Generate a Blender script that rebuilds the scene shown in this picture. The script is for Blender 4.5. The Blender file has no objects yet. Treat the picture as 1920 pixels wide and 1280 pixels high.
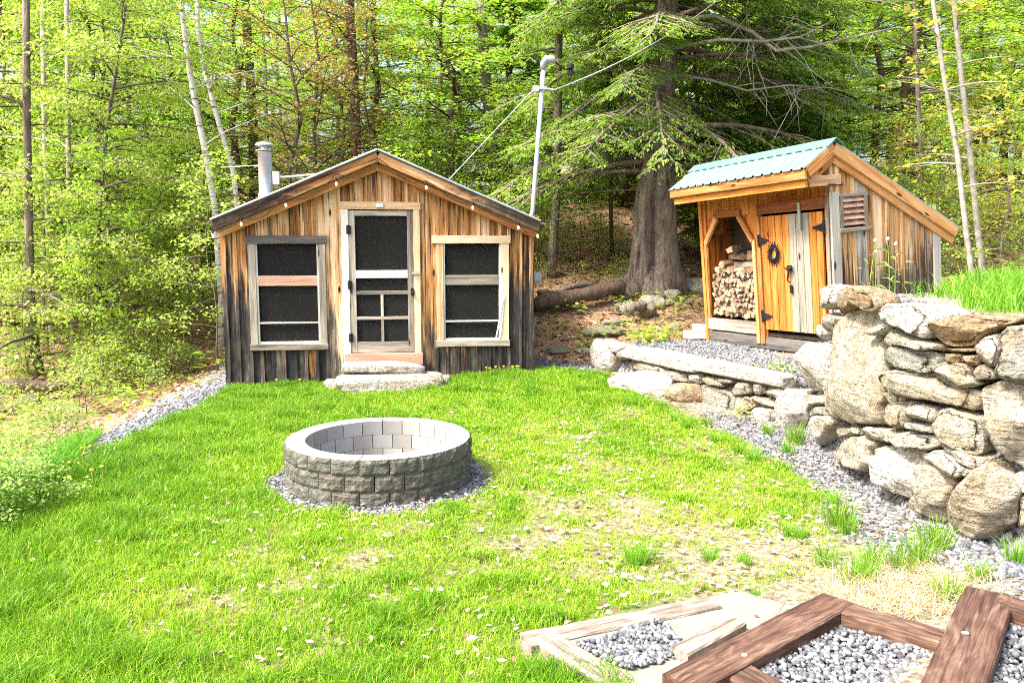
import bpy, math, random
import numpy as np
from mathutils import Vector, Matrix, Euler
rng = np.random.default_rng(7); random.seed(7)
PI = math.pi
scene = bpy.context.scene
col = scene.collection
# ------------------------------------------------------------------ camera
F = 1500.0; PIT = math.atan(178/1500.0); CZ = 1.95
cp, sp = math.cos(PIT), math.sin(PIT)
cam = bpy.data.objects.new('camera', bpy.data.cameras.new('camera')); col.objects.link(cam)
cam.location = (0, 0, CZ); cam.rotation_euler = (PI/2-PIT, 0, 0)
cam.data.sensor_width = 36; cam.data.lens = 36*F/1920; cam.data.clip_start = .05; cam.data.clip_end = 500
scene.camera = cam
def ray(u, v):
    a = (u-960)/F; b = (640-v)/F
    return np.array([a, cp+b*sp, -sp+b*cp])
def G(u, v, z):
    d = ray(u, v); return np.array([0, 0, CZ])+d*((z-CZ)/d[2])
def Yd(u, v, y):
    d = ray(u, v); return np.array([0, 0, CZ])+d*(y/d[1])
# ------------------------------------------------------------------ light
SUN_EL, SUN_AZ = math.radians(54), math.radians(-116)     # azimuth from +y towards +x
sd = Vector((math.sin(SUN_AZ)*math.cos(SUN_EL), math.cos(SUN_AZ)*math.cos(SUN_EL), math.sin(SUN_EL)))
sun = bpy.data.objects.new('sun', bpy.data.lights.new('sun', 'SUN')); col.objects.link(sun)
sun.data.energy = 2.25; sun.data.angle = math.radians(8); sun.data.color = (1, .95, .86)
sun.rotation_euler = sd.to_track_quat('Z', 'Y').to_euler(); sun.location = (-20, 0, 30)
w = bpy.data.worlds.new('World'); scene.world = w; w.use_nodes = True
nt = w.node_tree; sky = nt.nodes.new('ShaderNodeTexSky'); sky.sky_type = 'NISHITA'; sky.sun_disc = False
sky.sun_elevation = SUN_EL; sky.sun_rotation = SUN_AZ; sky.air_density = 1; sky.dust_density = 7; sky.ozone_density = .3
nt.links.new(sky.outputs[0], nt.nodes['Background'].inputs[0]); nt.nodes['Background'].inputs[1].default_value = .15
vs = scene.view_settings; vs.view_transform = 'Standard'; vs.look = 'None'; vs.gamma = 1; vs.use_curve_mapping = False
vs.exposure = 2.0
cy = scene.cycles
cy.max_bounces = 7; cy.diffuse_bounces = 4; cy.transmission_bounces = 5; cy.transparent_max_bounces = 8; cy.glossy_bounces = 2
cy.use_denoising = False; cy.filter_width = 1.0; cy.sample_clamp_indirect = 1.5
# ------------------------------------------------------------------ materials
def new_mat(name):
    m = bpy.data.materials.new(name); m.use_nodes = True
    b = m.node_tree.nodes['Principled BSDF']; b.inputs['Roughness'].default_value = .8
    b.inputs['Specular IOR Level'].default_value = .25
    return m, m.node_tree, b
def nd(t, typ, ins=None, **kw):
    n = t.nodes.new(typ)
    for k, v in kw.items(): setattr(n, k, v)
    for k, v in (ins or {}).items():
        if isinstance(v, bpy.types.NodeSocket): t.links.new(v, n.inputs[k])
        else: n.inputs[k].default_value = v
    return n
def attr(t, name): return nd(t, 'ShaderNodeAttribute', attribute_name=name)
def ramp(t, fac, stops, interp='LINEAR'):
    r = t.nodes.new('ShaderNodeValToRGB'); r.color_ramp.interpolation = interp
    e = r.color_ramp.elements
    while len(e) < len(stops): e.new(.5)
    for i, (p, c) in enumerate(stops):
        e[i].position = p; e[i].color = (*c, 1) if len(c) == 3 else c
    t.links.new(fac, r.inputs[0]); return r.outputs[0]
def vscale(t, vec, s, loc=(0, 0, 0)):
    return nd(t, 'ShaderNodeMapping', {'Vector': vec, 'Scale': s, 'Location': loc}).outputs[0]
def noise(t, vec, scale, detail=3, rough=.55, dist=0):
    return nd(t, 'ShaderNodeTexNoise', {'Vector': vec, 'Scale': scale, 'Detail': detail, 'Roughness': rough, 'Distortion': dist}).outputs[0]
def mix(t, fac, a, b, blend='MIX'):
    n = nd(t, 'ShaderNodeMix', data_type='RGBA', blend_type=blend)
    for k, v in ((0, fac), (6, a), (7, b)):
        if isinstance(v, bpy.types.NodeSocket): t.links.new(v, n.inputs[k])
        else: n.inputs[k].default_value = (*v, 1) if isinstance(v, tuple) and len(v) == 3 else v
    return n.outputs[2]
def mth(t, op, a, b=None, c=None, clamp=False):
    n = nd(t, 'ShaderNodeMath', operation=op, use_clamp=clamp)
    for i, v in enumerate((a, b, c)):
        if v is None: continue
        if isinstance(v, bpy.types.NodeSocket): t.links.new(v, n.inputs[i])
        else: n.inputs[i].default_value = v
    return n.outputs[0]
def sstep(t, v, lo, hi):
    n = nd(t, 'ShaderNodeMapRange', {'Value': v, 'From Min': lo, 'From Max': hi}, interpolation_type='SMOOTHSTEP'); return n.outputs[0]
def bump(t, b, h, strength=.5, dist=.01):
    n = nd(t, 'ShaderNodeBump', {'Height': h, 'Strength': strength, 'Distance': dist}); t.links.new(n.outputs[0], b.inputs['Normal'])
def objxyz(t):
    tc = nd(t, 'ShaderNodeTexCoord').outputs['Object']; s = nd(t, 'ShaderNodeSeparateXYZ', {0: tc}); return tc, s.outputs

def wood(name, warm, grey, stain=None, greymix=0.0, knots=True, fs=1.0, cracks=0.0):
    """warm / grey: three-stop ramps along the grain; rnd > .75 marks a greyed board; stain: fn(t, objxyz) -> mask of dark weathering"""
    m, t, b = new_mat(name)
    gc = attr(t, 'gc').outputs['Vector']; rn = attr(t, 'rnd').outputs['Fac']
    g1 = noise(t, vscale(t, gc, (1.3*fs, 28*fs, 28*fs)), 1, 4, .6, 1.2)
    g2 = noise(t, vscale(t, gc, (.5*fs*fs, 5*fs, 5*fs)), 1.5, 3, .6, 1.0)
    f = mth(t, 'SUBTRACT', mth(t, 'ADD', mth(t, 'MULTIPLY', g1, .85), mth(t, 'MULTIPLY', g2, 1.0)), .27)
    f = mth(t, 'ADD', f, mth(t, 'MULTIPLY', mth(t, 'SUBTRACT', rn, .38), .5))
    cw = ramp(t, f, [(.3, warm[0]), (.62, warm[1]), (.95, warm[2])])
    cg = ramp(t, f, [(.3, grey[0]), (.62, grey[1]), (.95, grey[2])])
    gm = mth(t, 'ADD', sstep(t, rn, .72, .82), mth(t, 'MULTIPLY', sstep(t, g2, .5, .68), greymix), clamp=True)
    c = mix(t, gm, cw, cg)
    if cracks:
        k3 = noise(t, vscale(t, gc, (.9, 16, 16)), 1, 2, .5, .6)
        c = mix(t, mth(t, 'MULTIPLY', sstep(t, mth(t, 'ABSOLUTE', mth(t, 'SUBTRACT', k3, .5)), .03, .008), cracks), c, (.01, .007, .005))
    if knots:
        v = nd(t, 'ShaderNodeTexVoronoi', {'Vector': vscale(t, gc, (1.7, 5, 5)), 'Scale': 1.0}).outputs['Distance']
        c = mix(t, mth(t, 'SUBTRACT', 1.0, sstep(t, v, .05, .13)), c, tuple(x*.35 for x in warm[0]))
    if stain:
        tc, xyz = objxyz(t)
        s = stain(t, tc, xyz, g1)
        dk = ramp(t, mth(t, 'ADD', f, mth(t, 'MULTIPLY', mth(t, 'SUBTRACT', noise(t, vscale(t, tc, (6, 6, 2.2)), 1, 4, .7), .5), .9)), [(.3, (.008, .008, .009)), (.6, (.028, .026, .025)), (.85, (.11, .09, .07)), (1.05, (.28, .22, .16))])
        c = mix(t, s, c, dk)
    t.links.new(c, b.inputs['Base Color'])
    bump(t, b, g1, .5, .006)
    return m
GREY3 = ((.05, .045, .04), (.2, .18, .155), (.42, .39, .34))
WARM3 = ((.05, .018, .007), (.42, .2, .065), (.76, .56, .35))
def cabin_stain(t, tc, xyz, g1):
    x, y, z = xyz[0], xyz[1], xyz[2]
    n = noise(t, vscale(t, tc, (9, 9, .7)), 1, 4, .65)
    n2 = noise(t, vscale(t, tc, (26, 26, .9)), 1, 3, .6)
    dx = mth(t, 'SUBTRACT', x, 2.13)
    edge = mth(t, 'MULTIPLY', mth(t, 'MULTIPLY', dx, dx), .27)
    h = mth(t, 'ADD', mth(t, 'ADD', .62, edge), mth(t, 'MULTIPLY', mth(t, 'SUBTRACT', n, .5), 5.0))
    h = mth(t, 'ADD', h, mth(t, 'MULTIPLY', mth(t, 'SUBTRACT', n2, .5), 1.2))
    low = sstep(t, mth(t, 'SUBTRACT', z, h), .35, -.3)
    streak = mth(t, 'MULTIPLY', sstep(t, n2, .54, .63), .88)
    return mth(t, 'MAXIMUM', low, streak)
def rake_stain(t, tc, xyz, g1):
    dx = mth(t, 'ABSOLUTE', mth(t, 'SUBTRACT', xyz[0], 2.13)); n = noise(t, vscale(t, tc, (2.5, 9, 9)), 1, 4, .65)
    return mth(t, 'MULTIPLY', sstep(t, mth(t, 'ADD', dx, mth(t, 'MULTIPLY', mth(t, 'SUBTRACT', n, .5), 2.6)), .7, 1.6), .9)
def shed_stain(t, tc, xyz, g1):
    z = xyz[2]; n = noise(t, vscale(t, tc, (14, 14, .6)), 1, 4, .65)
    gate = sstep(t, mth(t, 'SUBTRACT', xyz[0], mth(t, 'MULTIPLY', xyz[1], 0)), 2.40, 2.44)
    h = mth(t, 'ADD', .86, mth(t, 'MULTIPLY', mth(t, 'SUBTRACT', n, .5), 3.2))
    return mth(t, 'MULTIPLY', mth(t, 'MULTIPLY', sstep(t, mth(t, 'SUBTRACT', z, h), .3, -.15), gate), .92)
M = {}
M['cabin_wood'] = wood('weathered_cabin_wood', WARM3, GREY3, cabin_stain, .22)
M['rake_wood'] = wood('weathered_rake_board', WARM3, GREY3, rake_stain, .25)
M['trim_pale'] = wood('pale_trim_wood', ((.3, .17, .08), (.55, .38, .22), (.7, .55, .38)), GREY3, None, .25)
M['trim_grey'] = wood('grey_weathered_trim', ((.08, .07, .06), (.25, .22, .18), (.45, .41, .35)), GREY3, None, .4)
M['trim_orange'] = wood('orange_trim_wood', ((.16, .055, .015), (.44, .19, .055), (.62, .36, .15)), GREY3, None, .1)
M['trim_pink'] = wood('fresh_pink_wood', ((.3, .15, .1), (.44, .27, .19), (.55, .38, .28)), GREY3, None, 0)
M['trim_dark'] = wood('dark_grey_wood', ((.025, .025, .026), (.09, .085, .08), (.2, .185, .17)), ((.02, .02, .02), (.06, .058, .055), (.16, .15, .14)), None, .3)
M['door_white'] = wood('weathered_white_paint', ((.38, .36, .32), (.6, .59, .55), (.74, .73, .7)), GREY3, None, .15, False)
M['shed_wood'] = wood('orange_shed_wood', ((.08, .02, .004), (.36, .115, .018), (.56, .25, .06)), ((.03, .03, .031), (.12, .11, .095), (.27, .25, .205)), shed_stain, 0)
M['shed_gable'] = wood('pale_shed_gable_wood', ((.14, .05, .014), (.5, .28, .11), (.74, .56, .37)), GREY3, shed_stain, .08)
M['shed_red'] = wood('red_brown_beam_wood', ((.12, .035, .012), (.24, .075, .025), (.36, .14, .05)), GREY3, None, 0)
M['log'] = wood('split_firewood', ((.1, .055, .03), (.25, .17, .11), (.4, .31, .22)), ((.06, .045, .035), (.16, .125, .095), (.3, .25, .2)), None, .2, False)
M['timber'] = wood('red_brown_timber', fs=2.2, cracks=.5, warm= ((.024, .012, .008), (.085, .045, .03), (.18, .115, .08)), grey=((.03, .024, .02), (.11, .085, .07), (.24, .2, .17)), greymix=.2, knots=False)
M['timber_pale'] = wood('bleached_timber', fs=2.6, cracks=.5, warm= ((.08, .06, .05), (.2, .165, .135), (.36, .32, .28)), grey=GREY3, greymix=.15, knots=False)

def simple(name, c, rough=.6, metal=0, var=.25, scale=8, bmp=0):
    m, t, b = new_mat(name)
    tc = nd(t, 'ShaderNodeTexCoord').outputs['Object']; n = noise(t, tc, scale, 5, .6)
    t.links.new(ramp(t, n, [(.25, tuple(x*(1-var) for x in c)), (.75, tuple(min(1, x*(1+var)) for x in c))]), b.inputs['Base Color'])
    b.inputs['Roughness'].default_value = rough; b.inputs['Metallic'].default_value = metal
    if bmp: bump(t, b, n, bmp, .01)
    return m
M['black_metal'] = simple('black_iron', (.02, .02, .025), .5, .3)
M['galv'] = simple('galvanised_steel', (.5, .52, .55), .42, .75, .15, 5)
M['grey_plastic'] = simple('grey_electrical_plastic', (.6, .62, .63), .5, 0, .08)
M['white_pvc'] = simple('pale_grey_conduit', (.3, .32, .35), .5, 0, .06)
M['roof_dark'] = simple('dark_roof_metal', (.09, .1, .11), .45, .3, .2)
M['roof_green'] = simple('green_roof_metal', (.19, .275, .255), .35, .35, .1, 3)
M['roof_green_dark'] = simple('dark_green_ridge_metal', (.11, .25, .19), .45, .2, .12, 3)
M['wire_black'] = simple('black_cable', (.015, .015, .015), .6)
M['wire_grey'] = simple('grey_cable', (.45, .45, .44), .6)
M['concrete'] = simple('grey_concrete', (.42, .42, .38), .9, 0, .2, 12, .3)
M['sand'] = simple('pale_grey_sand', (.2, .2, .16), .95, 0, .25, 14, .6)
M['dark_in'] = simple('shade_dark_interior_wood', (.07, .055, .045), .9, 0, .3)  # dark interior wood; its colour also stands in for shade inside the shed bin
M['glass_dome'] = simple('meter_glass', (.35, .37, .4), .12, 0, .1)
def bulb_mat():
    m, t, b = new_mat('lit_bulb_glass'); b.inputs['Base Color'].default_value = (1, .7, .4, 1)
    b.inputs['Emission Color'].default_value = (1, .62, .32, 1); b.inputs['Emission Strength'].default_value = .4; return m
M['bulb'] = bulb_mat()
def screen_mat():
    m, t, b = new_mat('insect_screen'); b.inputs['Base Color'].default_value = (.014, .014, .014, 1); b.inputs['Roughness'].default_value = .9
    tr = nd(t, 'ShaderNodeBsdfTransparent'); tc, xyz = objxyz(t)
    n = noise(t, tc, 60, 2, .7)
    ms = nd(t, 'ShaderNodeMixShader', {0: mth(t, 'ADD', .27, mth(t, 'MULTIPLY', n, .1)), 1: b.outputs[0], 2: tr.outputs[0]})
    t.links.new(ms.outputs[0], t.nodes['Material Output'].inputs[0]); return m
M['screen'] = screen_mat()

def rock_mat(name, stops, bs=.9, moss=0.0, ochre=.5, lite=(.5, .47, .41)):
    m, t, b = new_mat(name); b.inputs['Roughness'].default_value = .85
    tc = nd(t, 'ShaderNodeTexCoord').outputs['Object']; rn = attr(t, 'rnd').outputs['Fac']; gc = attr(t, 'gc').outputs['Vector']
    big = noise(t, tc, 2.2, 5, .65, .6); fine = noise(t, tc, 22, 5, .7, .3)
    band = noise(t, vscale(t, gc, (1.2, 1.2, 14)), 1.6, 4, .6, 1.0)
    base = ramp(t, rn, stops)
    mid = noise(t, vscale(t, gc, (1, 1, 1.8)), 7, 5, .7, .8)
    c = mix(t, mth(t, 'MULTIPLY', sstep(t, big, .44, .66), ochre), base, (.27, .16, .065), 'MIX')
    c = mix(t, mth(t, 'MULTIPLY', sstep(t, mid, .52, .66), .55), c, lite, 'MIX')
    c = mix(t, mth(t, 'MULTIPLY', sstep(t, mid, .47, .3), .6), c, (.13, .115, .085), 'MIX')
    c = mix(t, mth(t, 'MULTIPLY', sstep(t, band, .46, .3), .5), c, (.1, .085, .07), 'MIX')
    c = mix(t, mth(t, 'MULTIPLY', sstep(t, fine, .52, .36), .65), c, (.08, .07, .055), 'MIX')
    if moss: c = mix(t, mth(t, 'MULTIPLY', sstep(t, noise(t, tc, 5, 4, .7), .5, .62), moss), c, (.12, .15, .06))
    t.links.new(c, b.inputs['Base Color'])
    bump(t, b, mth(t, 'ADD', mth(t, 'MULTIPLY', fine, .6), mth(t, 'ADD', mth(t, 'MULTIPLY', mid, .9), mth(t, 'MULTIPLY', band, .5))), bs, .07)
    return m
M['rock'] = rock_mat('fieldstone', [(0, (.52, .51, .48)), (.2, (.43, .4, .34)), (.38, (.36, .32, .24)), (.5, (.32, .31, .25)), (.7, (.3, .205, .115)), (.86, (.25, .26, .22)), (1, (.2, .2, .18))], 1.0)
M['rock_moss'] = rock_mat('mossy_ledge_rock', [(0, (.24, .235, .19)), (.5, (.2, .2, .15)), (1, (.16, .155, .12))], .8, .5, lite=(.32, .33, .25))
M['block'] = rock_mat('concrete_block', [(0, (.15, .15, .135)), (.6, (.12, .125, .1)), (.8, (.14, .12, .1)), (1, (.1, .11, .09))], 1.0, .45, .0, (.3, .3, .27))  # rough mossy outer face, its colour also darkened to read as the shaded side
def block_smooth():
    m, t, b = new_mat('smooth_block_face'); tc = nd(t, 'ShaderNodeTexCoord').outputs['Object']; rn = attr(t, 'rnd').outputs['Fac']
    n = noise(t, tc, 14, 5, .65)
    c = mix(t, mth(t, 'MULTIPLY', n, .5), ramp(t, rn, [(0, (.33, .33, .31)), (.45, (.23, .24, .23)), (.7, (.25, .21, .19)), (1, (.16, .17, .16))]), (.3, .3, .28))
    t.links.new(c, b.inputs['Base Color']); bump(t, b, n, .3, .01); return m
M['block_smooth'] = block_smooth()  # top and inner faces; paler colour carries part of their sunlit look
def pebble_mat(name, stops):
    m, t, b = new_mat(name); rn = attr(t, 'rnd').outputs['Fac']; tc = nd(t, 'ShaderNodeTexCoord').outputs['Object']
    c = mix(t, mth(t, 'MULTIPLY', noise(t, tc, 90, 2), .35), ramp(t, rn, stops), (.2, .2, .2))
    t.links.new(c, b.inputs['Base Color']); return m
M['gravel'] = pebble_mat('blue_grey_gravel', [(0, (.018, .021, .027)), (.3, (.06, .068, .08)), (.55, (.13, .14, .16)), (.78, (.22, .23, .25)), (.92, (.34, .34, .35)), (1, (.24, .19, .15))])
def leaf_mat(name, stops, trans=.45, tint=None):
    m, t, b = new_mat(name); rn = attr(t, 'rnd').outputs['Fac']
    c = ramp(t, rn, stops)
    oi = nd(t, 'ShaderNodeObjectInfo').outputs['Random']
    c = nd(t, 'ShaderNodeHueSaturation', {'Hue': mth(t, 'ADD', .485, mth(t, 'MULTIPLY', oi, .03)), 'Value': mth(t, 'ADD', .85, mth(t, 'MULTIPLY', oi, .3)), 'Color': c}).outputs[0]
    t.links.new(c, b.inputs['Base Color']); b.inputs['Roughness'].default_value = .55; b.inputs['Specular IOR Level'].default_value = .3
    if trans:
        tl = nd(t, 'ShaderNodeBsdfTranslucent', {'Color': mix(t, .25, c, (.42, .62, .03))})
        ms = nd(t, 'ShaderNodeMixShader', {0: trans, 1: b.outputs[0], 2: tl.outputs[0]})
        t.links.new(ms.outputs[0], t.nodes['Material Output'].inputs[0])
    return m
M['leaf_yellow'] = leaf_mat('young_maple_leaf', [(0, (.2, .36, .03)), (.5, (.36, .5, .08)), (1, (.54, .62, .2))], .52)
M['leaf_green'] = leaf_mat('bright_green_leaf', [(0, (.17, .34, .025)), (.5, (.3, .47, .045)), (1, (.48, .58, .12))], .52)
M['leaf_mid'] = leaf_mat('mid_green_leaf', [(0, (.12, .27, .02)), (.5, (.24, .41, .035)), (1, (.42, .53, .09))], .52)
M['leaf_red'] = leaf_mat('red_brown_young_leaf', [(0, (.4, .22, .06)), (.5, (.5, .36, .1)), (1, (.5, .5, .13))], .45)
M['leaf_gold'] = leaf_mat('golden_young_leaf', [(0, (.42, .34, .04)), (.5, (.52, .44, .08)), (1, (.55, .36, .12))], .45)
M['hemlock'] = leaf_mat('hemlock_needle', [(0, (.06, .16, .03)), (.5, (.17, .32, .045)), (1, (.4, .54, .1))], .48)
M['pine'] = leaf_mat('soft_pine_needle', [(0, (.08, .2, .02)), (.5, (.15, .32, .03)), (1, (.24, .42, .06))], .3)
M['shrub'] = leaf_mat('pale_shrub_leaf', [(0, (.14, .27, .035)), (.5, (.27, .42, .08)), (1, (.46, .54, .18))], .45)
M['grass'] = leaf_mat('lawn_grass', [(0, (.085, .22, .006)), (.45, (.19, .36, .012)), (.8, (.36, .47, .03)), (1, (.52, .5, .15))], .4)
M['tallgrass'] = leaf_mat('tall_grass', [(0, (.06, .2, .015)), (.6, (.15, .36, .02)), (1, (.28, .44, .05))], .4)
M['straw'] = leaf_mat('dry_straw', [(0, (.35, .25, .13)), (.5, (.5, .4, .24)), (1, (.6, .52, .36))], .2)
M['deadleaf'] = leaf_mat('bleached_dead_leaf', [(0, (.1, .05, .03)), (.3, (.25, .17, .12)), (.6, (.42, .34, .28)), (1, (.56, .5, .46))], .15)
M['litter'] = leaf_mat('brown_leaf_litter', [(0, (.14, .07, .04)), (.4, (.3, .17, .1)), (.75, (.44, .3, .2)), (1, (.6, .5, .4))], .15)
M['petal_yellow'] = simple('yellow_petals', (.75, .48, .02), .6)
M['petal_pale'] = simple('pale_pink_petals', (.7, .55, .6), .6)
M['stem'] = simple('green_stem', (.16, .28, .05), .6)
def bark(name, a, b_, vs_=(18, 18, 2.2), st=1.0):
    m, t, b = new_mat(name); tc = nd(t, 'ShaderNodeTexCoord').outputs['Object']
    n = noise(t, vscale(t, tc, vs_), 1, 5, .65, .8); n2 = noise(t, tc, 3, 3)
    f = mth(t, 'ADD', mth(t, 'MULTIPLY', n, .75), mth(t, 'MULTIPLY', n2, .3))
    t.links.new(ramp(t, f, [(.35, a), (.68, b_)]), b.inputs['Base Color']); b.inputs['Roughness'].default_value = .9
    bump(t, b, n, st, .03); return m
M['bark'] = bark('grey_brown_bark', (.05, .04, .03), (.24, .2, .16))
M['bark_dark'] = bark('dark_brown_bark', (.03, .022, .016), (.16, .11, .08))
M['bark_hem'] = bark('furrowed_hemlock_bark', (.03, .024, .02), (.26, .21, .17), (9, 9, 1.4), 1.6)
M['bark_pale'] = bark('smooth_grey_bark', (.16, .15, .13), (.4, .38, .34), (4, 4, 6), .2)
def birch():
    m, t, b = new_mat('white_birch_bark'); tc = nd(t, 'ShaderNodeTexCoord').outputs['Object']
    n = noise(t, vscale(t, tc, (3, 3, 16)), 1, 4, .65)
    t.links.new(ramp(t, n, [(.36, (.06, .05, .045)), (.44, (.62, .58, .54)), (.9, (.78, .76, .73))]), b.inputs['Base Color']); return m
M['birch'] = birch()
def ground_mat():
    m, t, b = new_mat('ground_soil'); tc = nd(t, 'ShaderNodeTexCoord').outputs['Object']
    z = attr(t, 'zone').outputs['Color']; s = nd(t, 'ShaderNodeSeparateColor', {0: z}).outputs
    n = noise(t, tc, 1.6, 5, .65); nf = noise(t, tc, 28, 4, .7); vor = nd(t, 'ShaderNodeTexVoronoi', {'Vector': tc, 'Scale': 38.0})
    vc = nd(t, 'ShaderNodeSeparateColor', {0: vor.outputs['Color']}).outputs[0]
    lawn = ramp(t, mth(t, 'ADD', mth(t, 'MULTIPLY', n, .5), mth(t, 'MULTIPLY', nf, .5)), [(.3, (.04, .07, .008)), (.5, (.09, .12, .015)), (.7, (.17, .165, .06))])
    straw = ramp(t, mth(t, 'ADD', mth(t, 'MULTIPLY', vc, .5), mth(t, 'MULTIPLY', nf, .5)), [(.25, (.1, .08, .05)), (.5, (.21, .175, .125)), (.75, (.34, .3, .24))])
    grav = ramp(t, vc, [(0, (.02, .022, .026)), (.4, (.1, .105, .115)), (.8, (.22, .225, .24)), (1, (.32, .3, .28))])
    lit = ramp(t, mth(t, 'ADD', mth(t, 'MULTIPLY', n, .55), mth(t, 'MULTIPLY', vc, .45)), [(.25, (.1, .05, .03)), (.5, (.26, .145, .085)), (.75, (.42, .28, .19))])
    c = mix(t, s[2], lawn, straw); c = mix(t, s[1], c, lit); c = mix(t, s[0], c, grav)
    t.links.new(c, b.inputs['Base Color']); b.inputs['Roughness'].default_value = .95
    bump(t, b, mth(t, 'ADD', nf, vc), .6, .02); return m
M['ground'] = ground_mat()
# ------------------------------------------------------------------ object helpers
def tag(o, label=None, cat=None, group=None, kind=None):
    if label: o['label'] = label
    if cat: o['category'] = cat
    if group: o['group'] = group
    if kind: o['kind'] = kind
    return o
def empty(name, loc=(0, 0, 0), rz=0.0):
    o = bpy.data.objects.new(name, None); col.objects.link(o); o.location = loc; o.rotation_euler = (0, 0, rz); o.empty_display_size = .2; return o
def thing(name, label, cat, loc=(0, 0, 0), rz=0.0, group=None): return tag(empty(name, loc, rz), label, cat, group)
def link(name, me, mat, parent=None, smooth=False):
    o = bpy.data.objects.new(name, me); col.objects.link(o)
    if mat is not None and not me.materials: me.materials.append(mat)
    if smooth and len(me.polygons): me.polygons.foreach_set('use_smooth', np.ones(len(me.polygons), bool))
    if parent is not None: o.parent = parent
    return o
def npmesh(name, V, Fc, rnd=None, gc=None):
    V = np.asarray(V, np.float32); Fc = np.asarray(Fc, np.int32)
    me = bpy.data.meshes.new(name); k = Fc.shape[1]
    me.vertices.add(len(V)); me.vertices.foreach_set('co', V.ravel())
    me.loops.add(Fc.size); me.loops.foreach_set('vertex_index', Fc.ravel())
    me.polygons.add(len(Fc)); me.polygons.foreach_set('loop_start', np.arange(0, Fc.size, k, dtype=np.int32))
    me.polygons.foreach_set('loop_total', np.full(len(Fc), k, np.int32))
    me.update(calc_edges=True)
    if rnd is not None:
        a = me.attributes.new('rnd', 'FLOAT', 'POINT'); a.data.foreach_set('value', np.asarray(rnd, np.float32))
    if gc is not None:
        a = me.attributes.new('gc', 'FLOAT_VECTOR', 'POINT'); a.data.foreach_set('vector', np.asarray(gc, np.float32).ravel())
    return me
def each(name, mat, parent, *planks):
    """one object per plank"""
    out = []
    for a, k in planks:
        b_ = MB(); b_.plank(*a, **k); out.append(b_.build(name, mat, parent))
    return out
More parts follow.
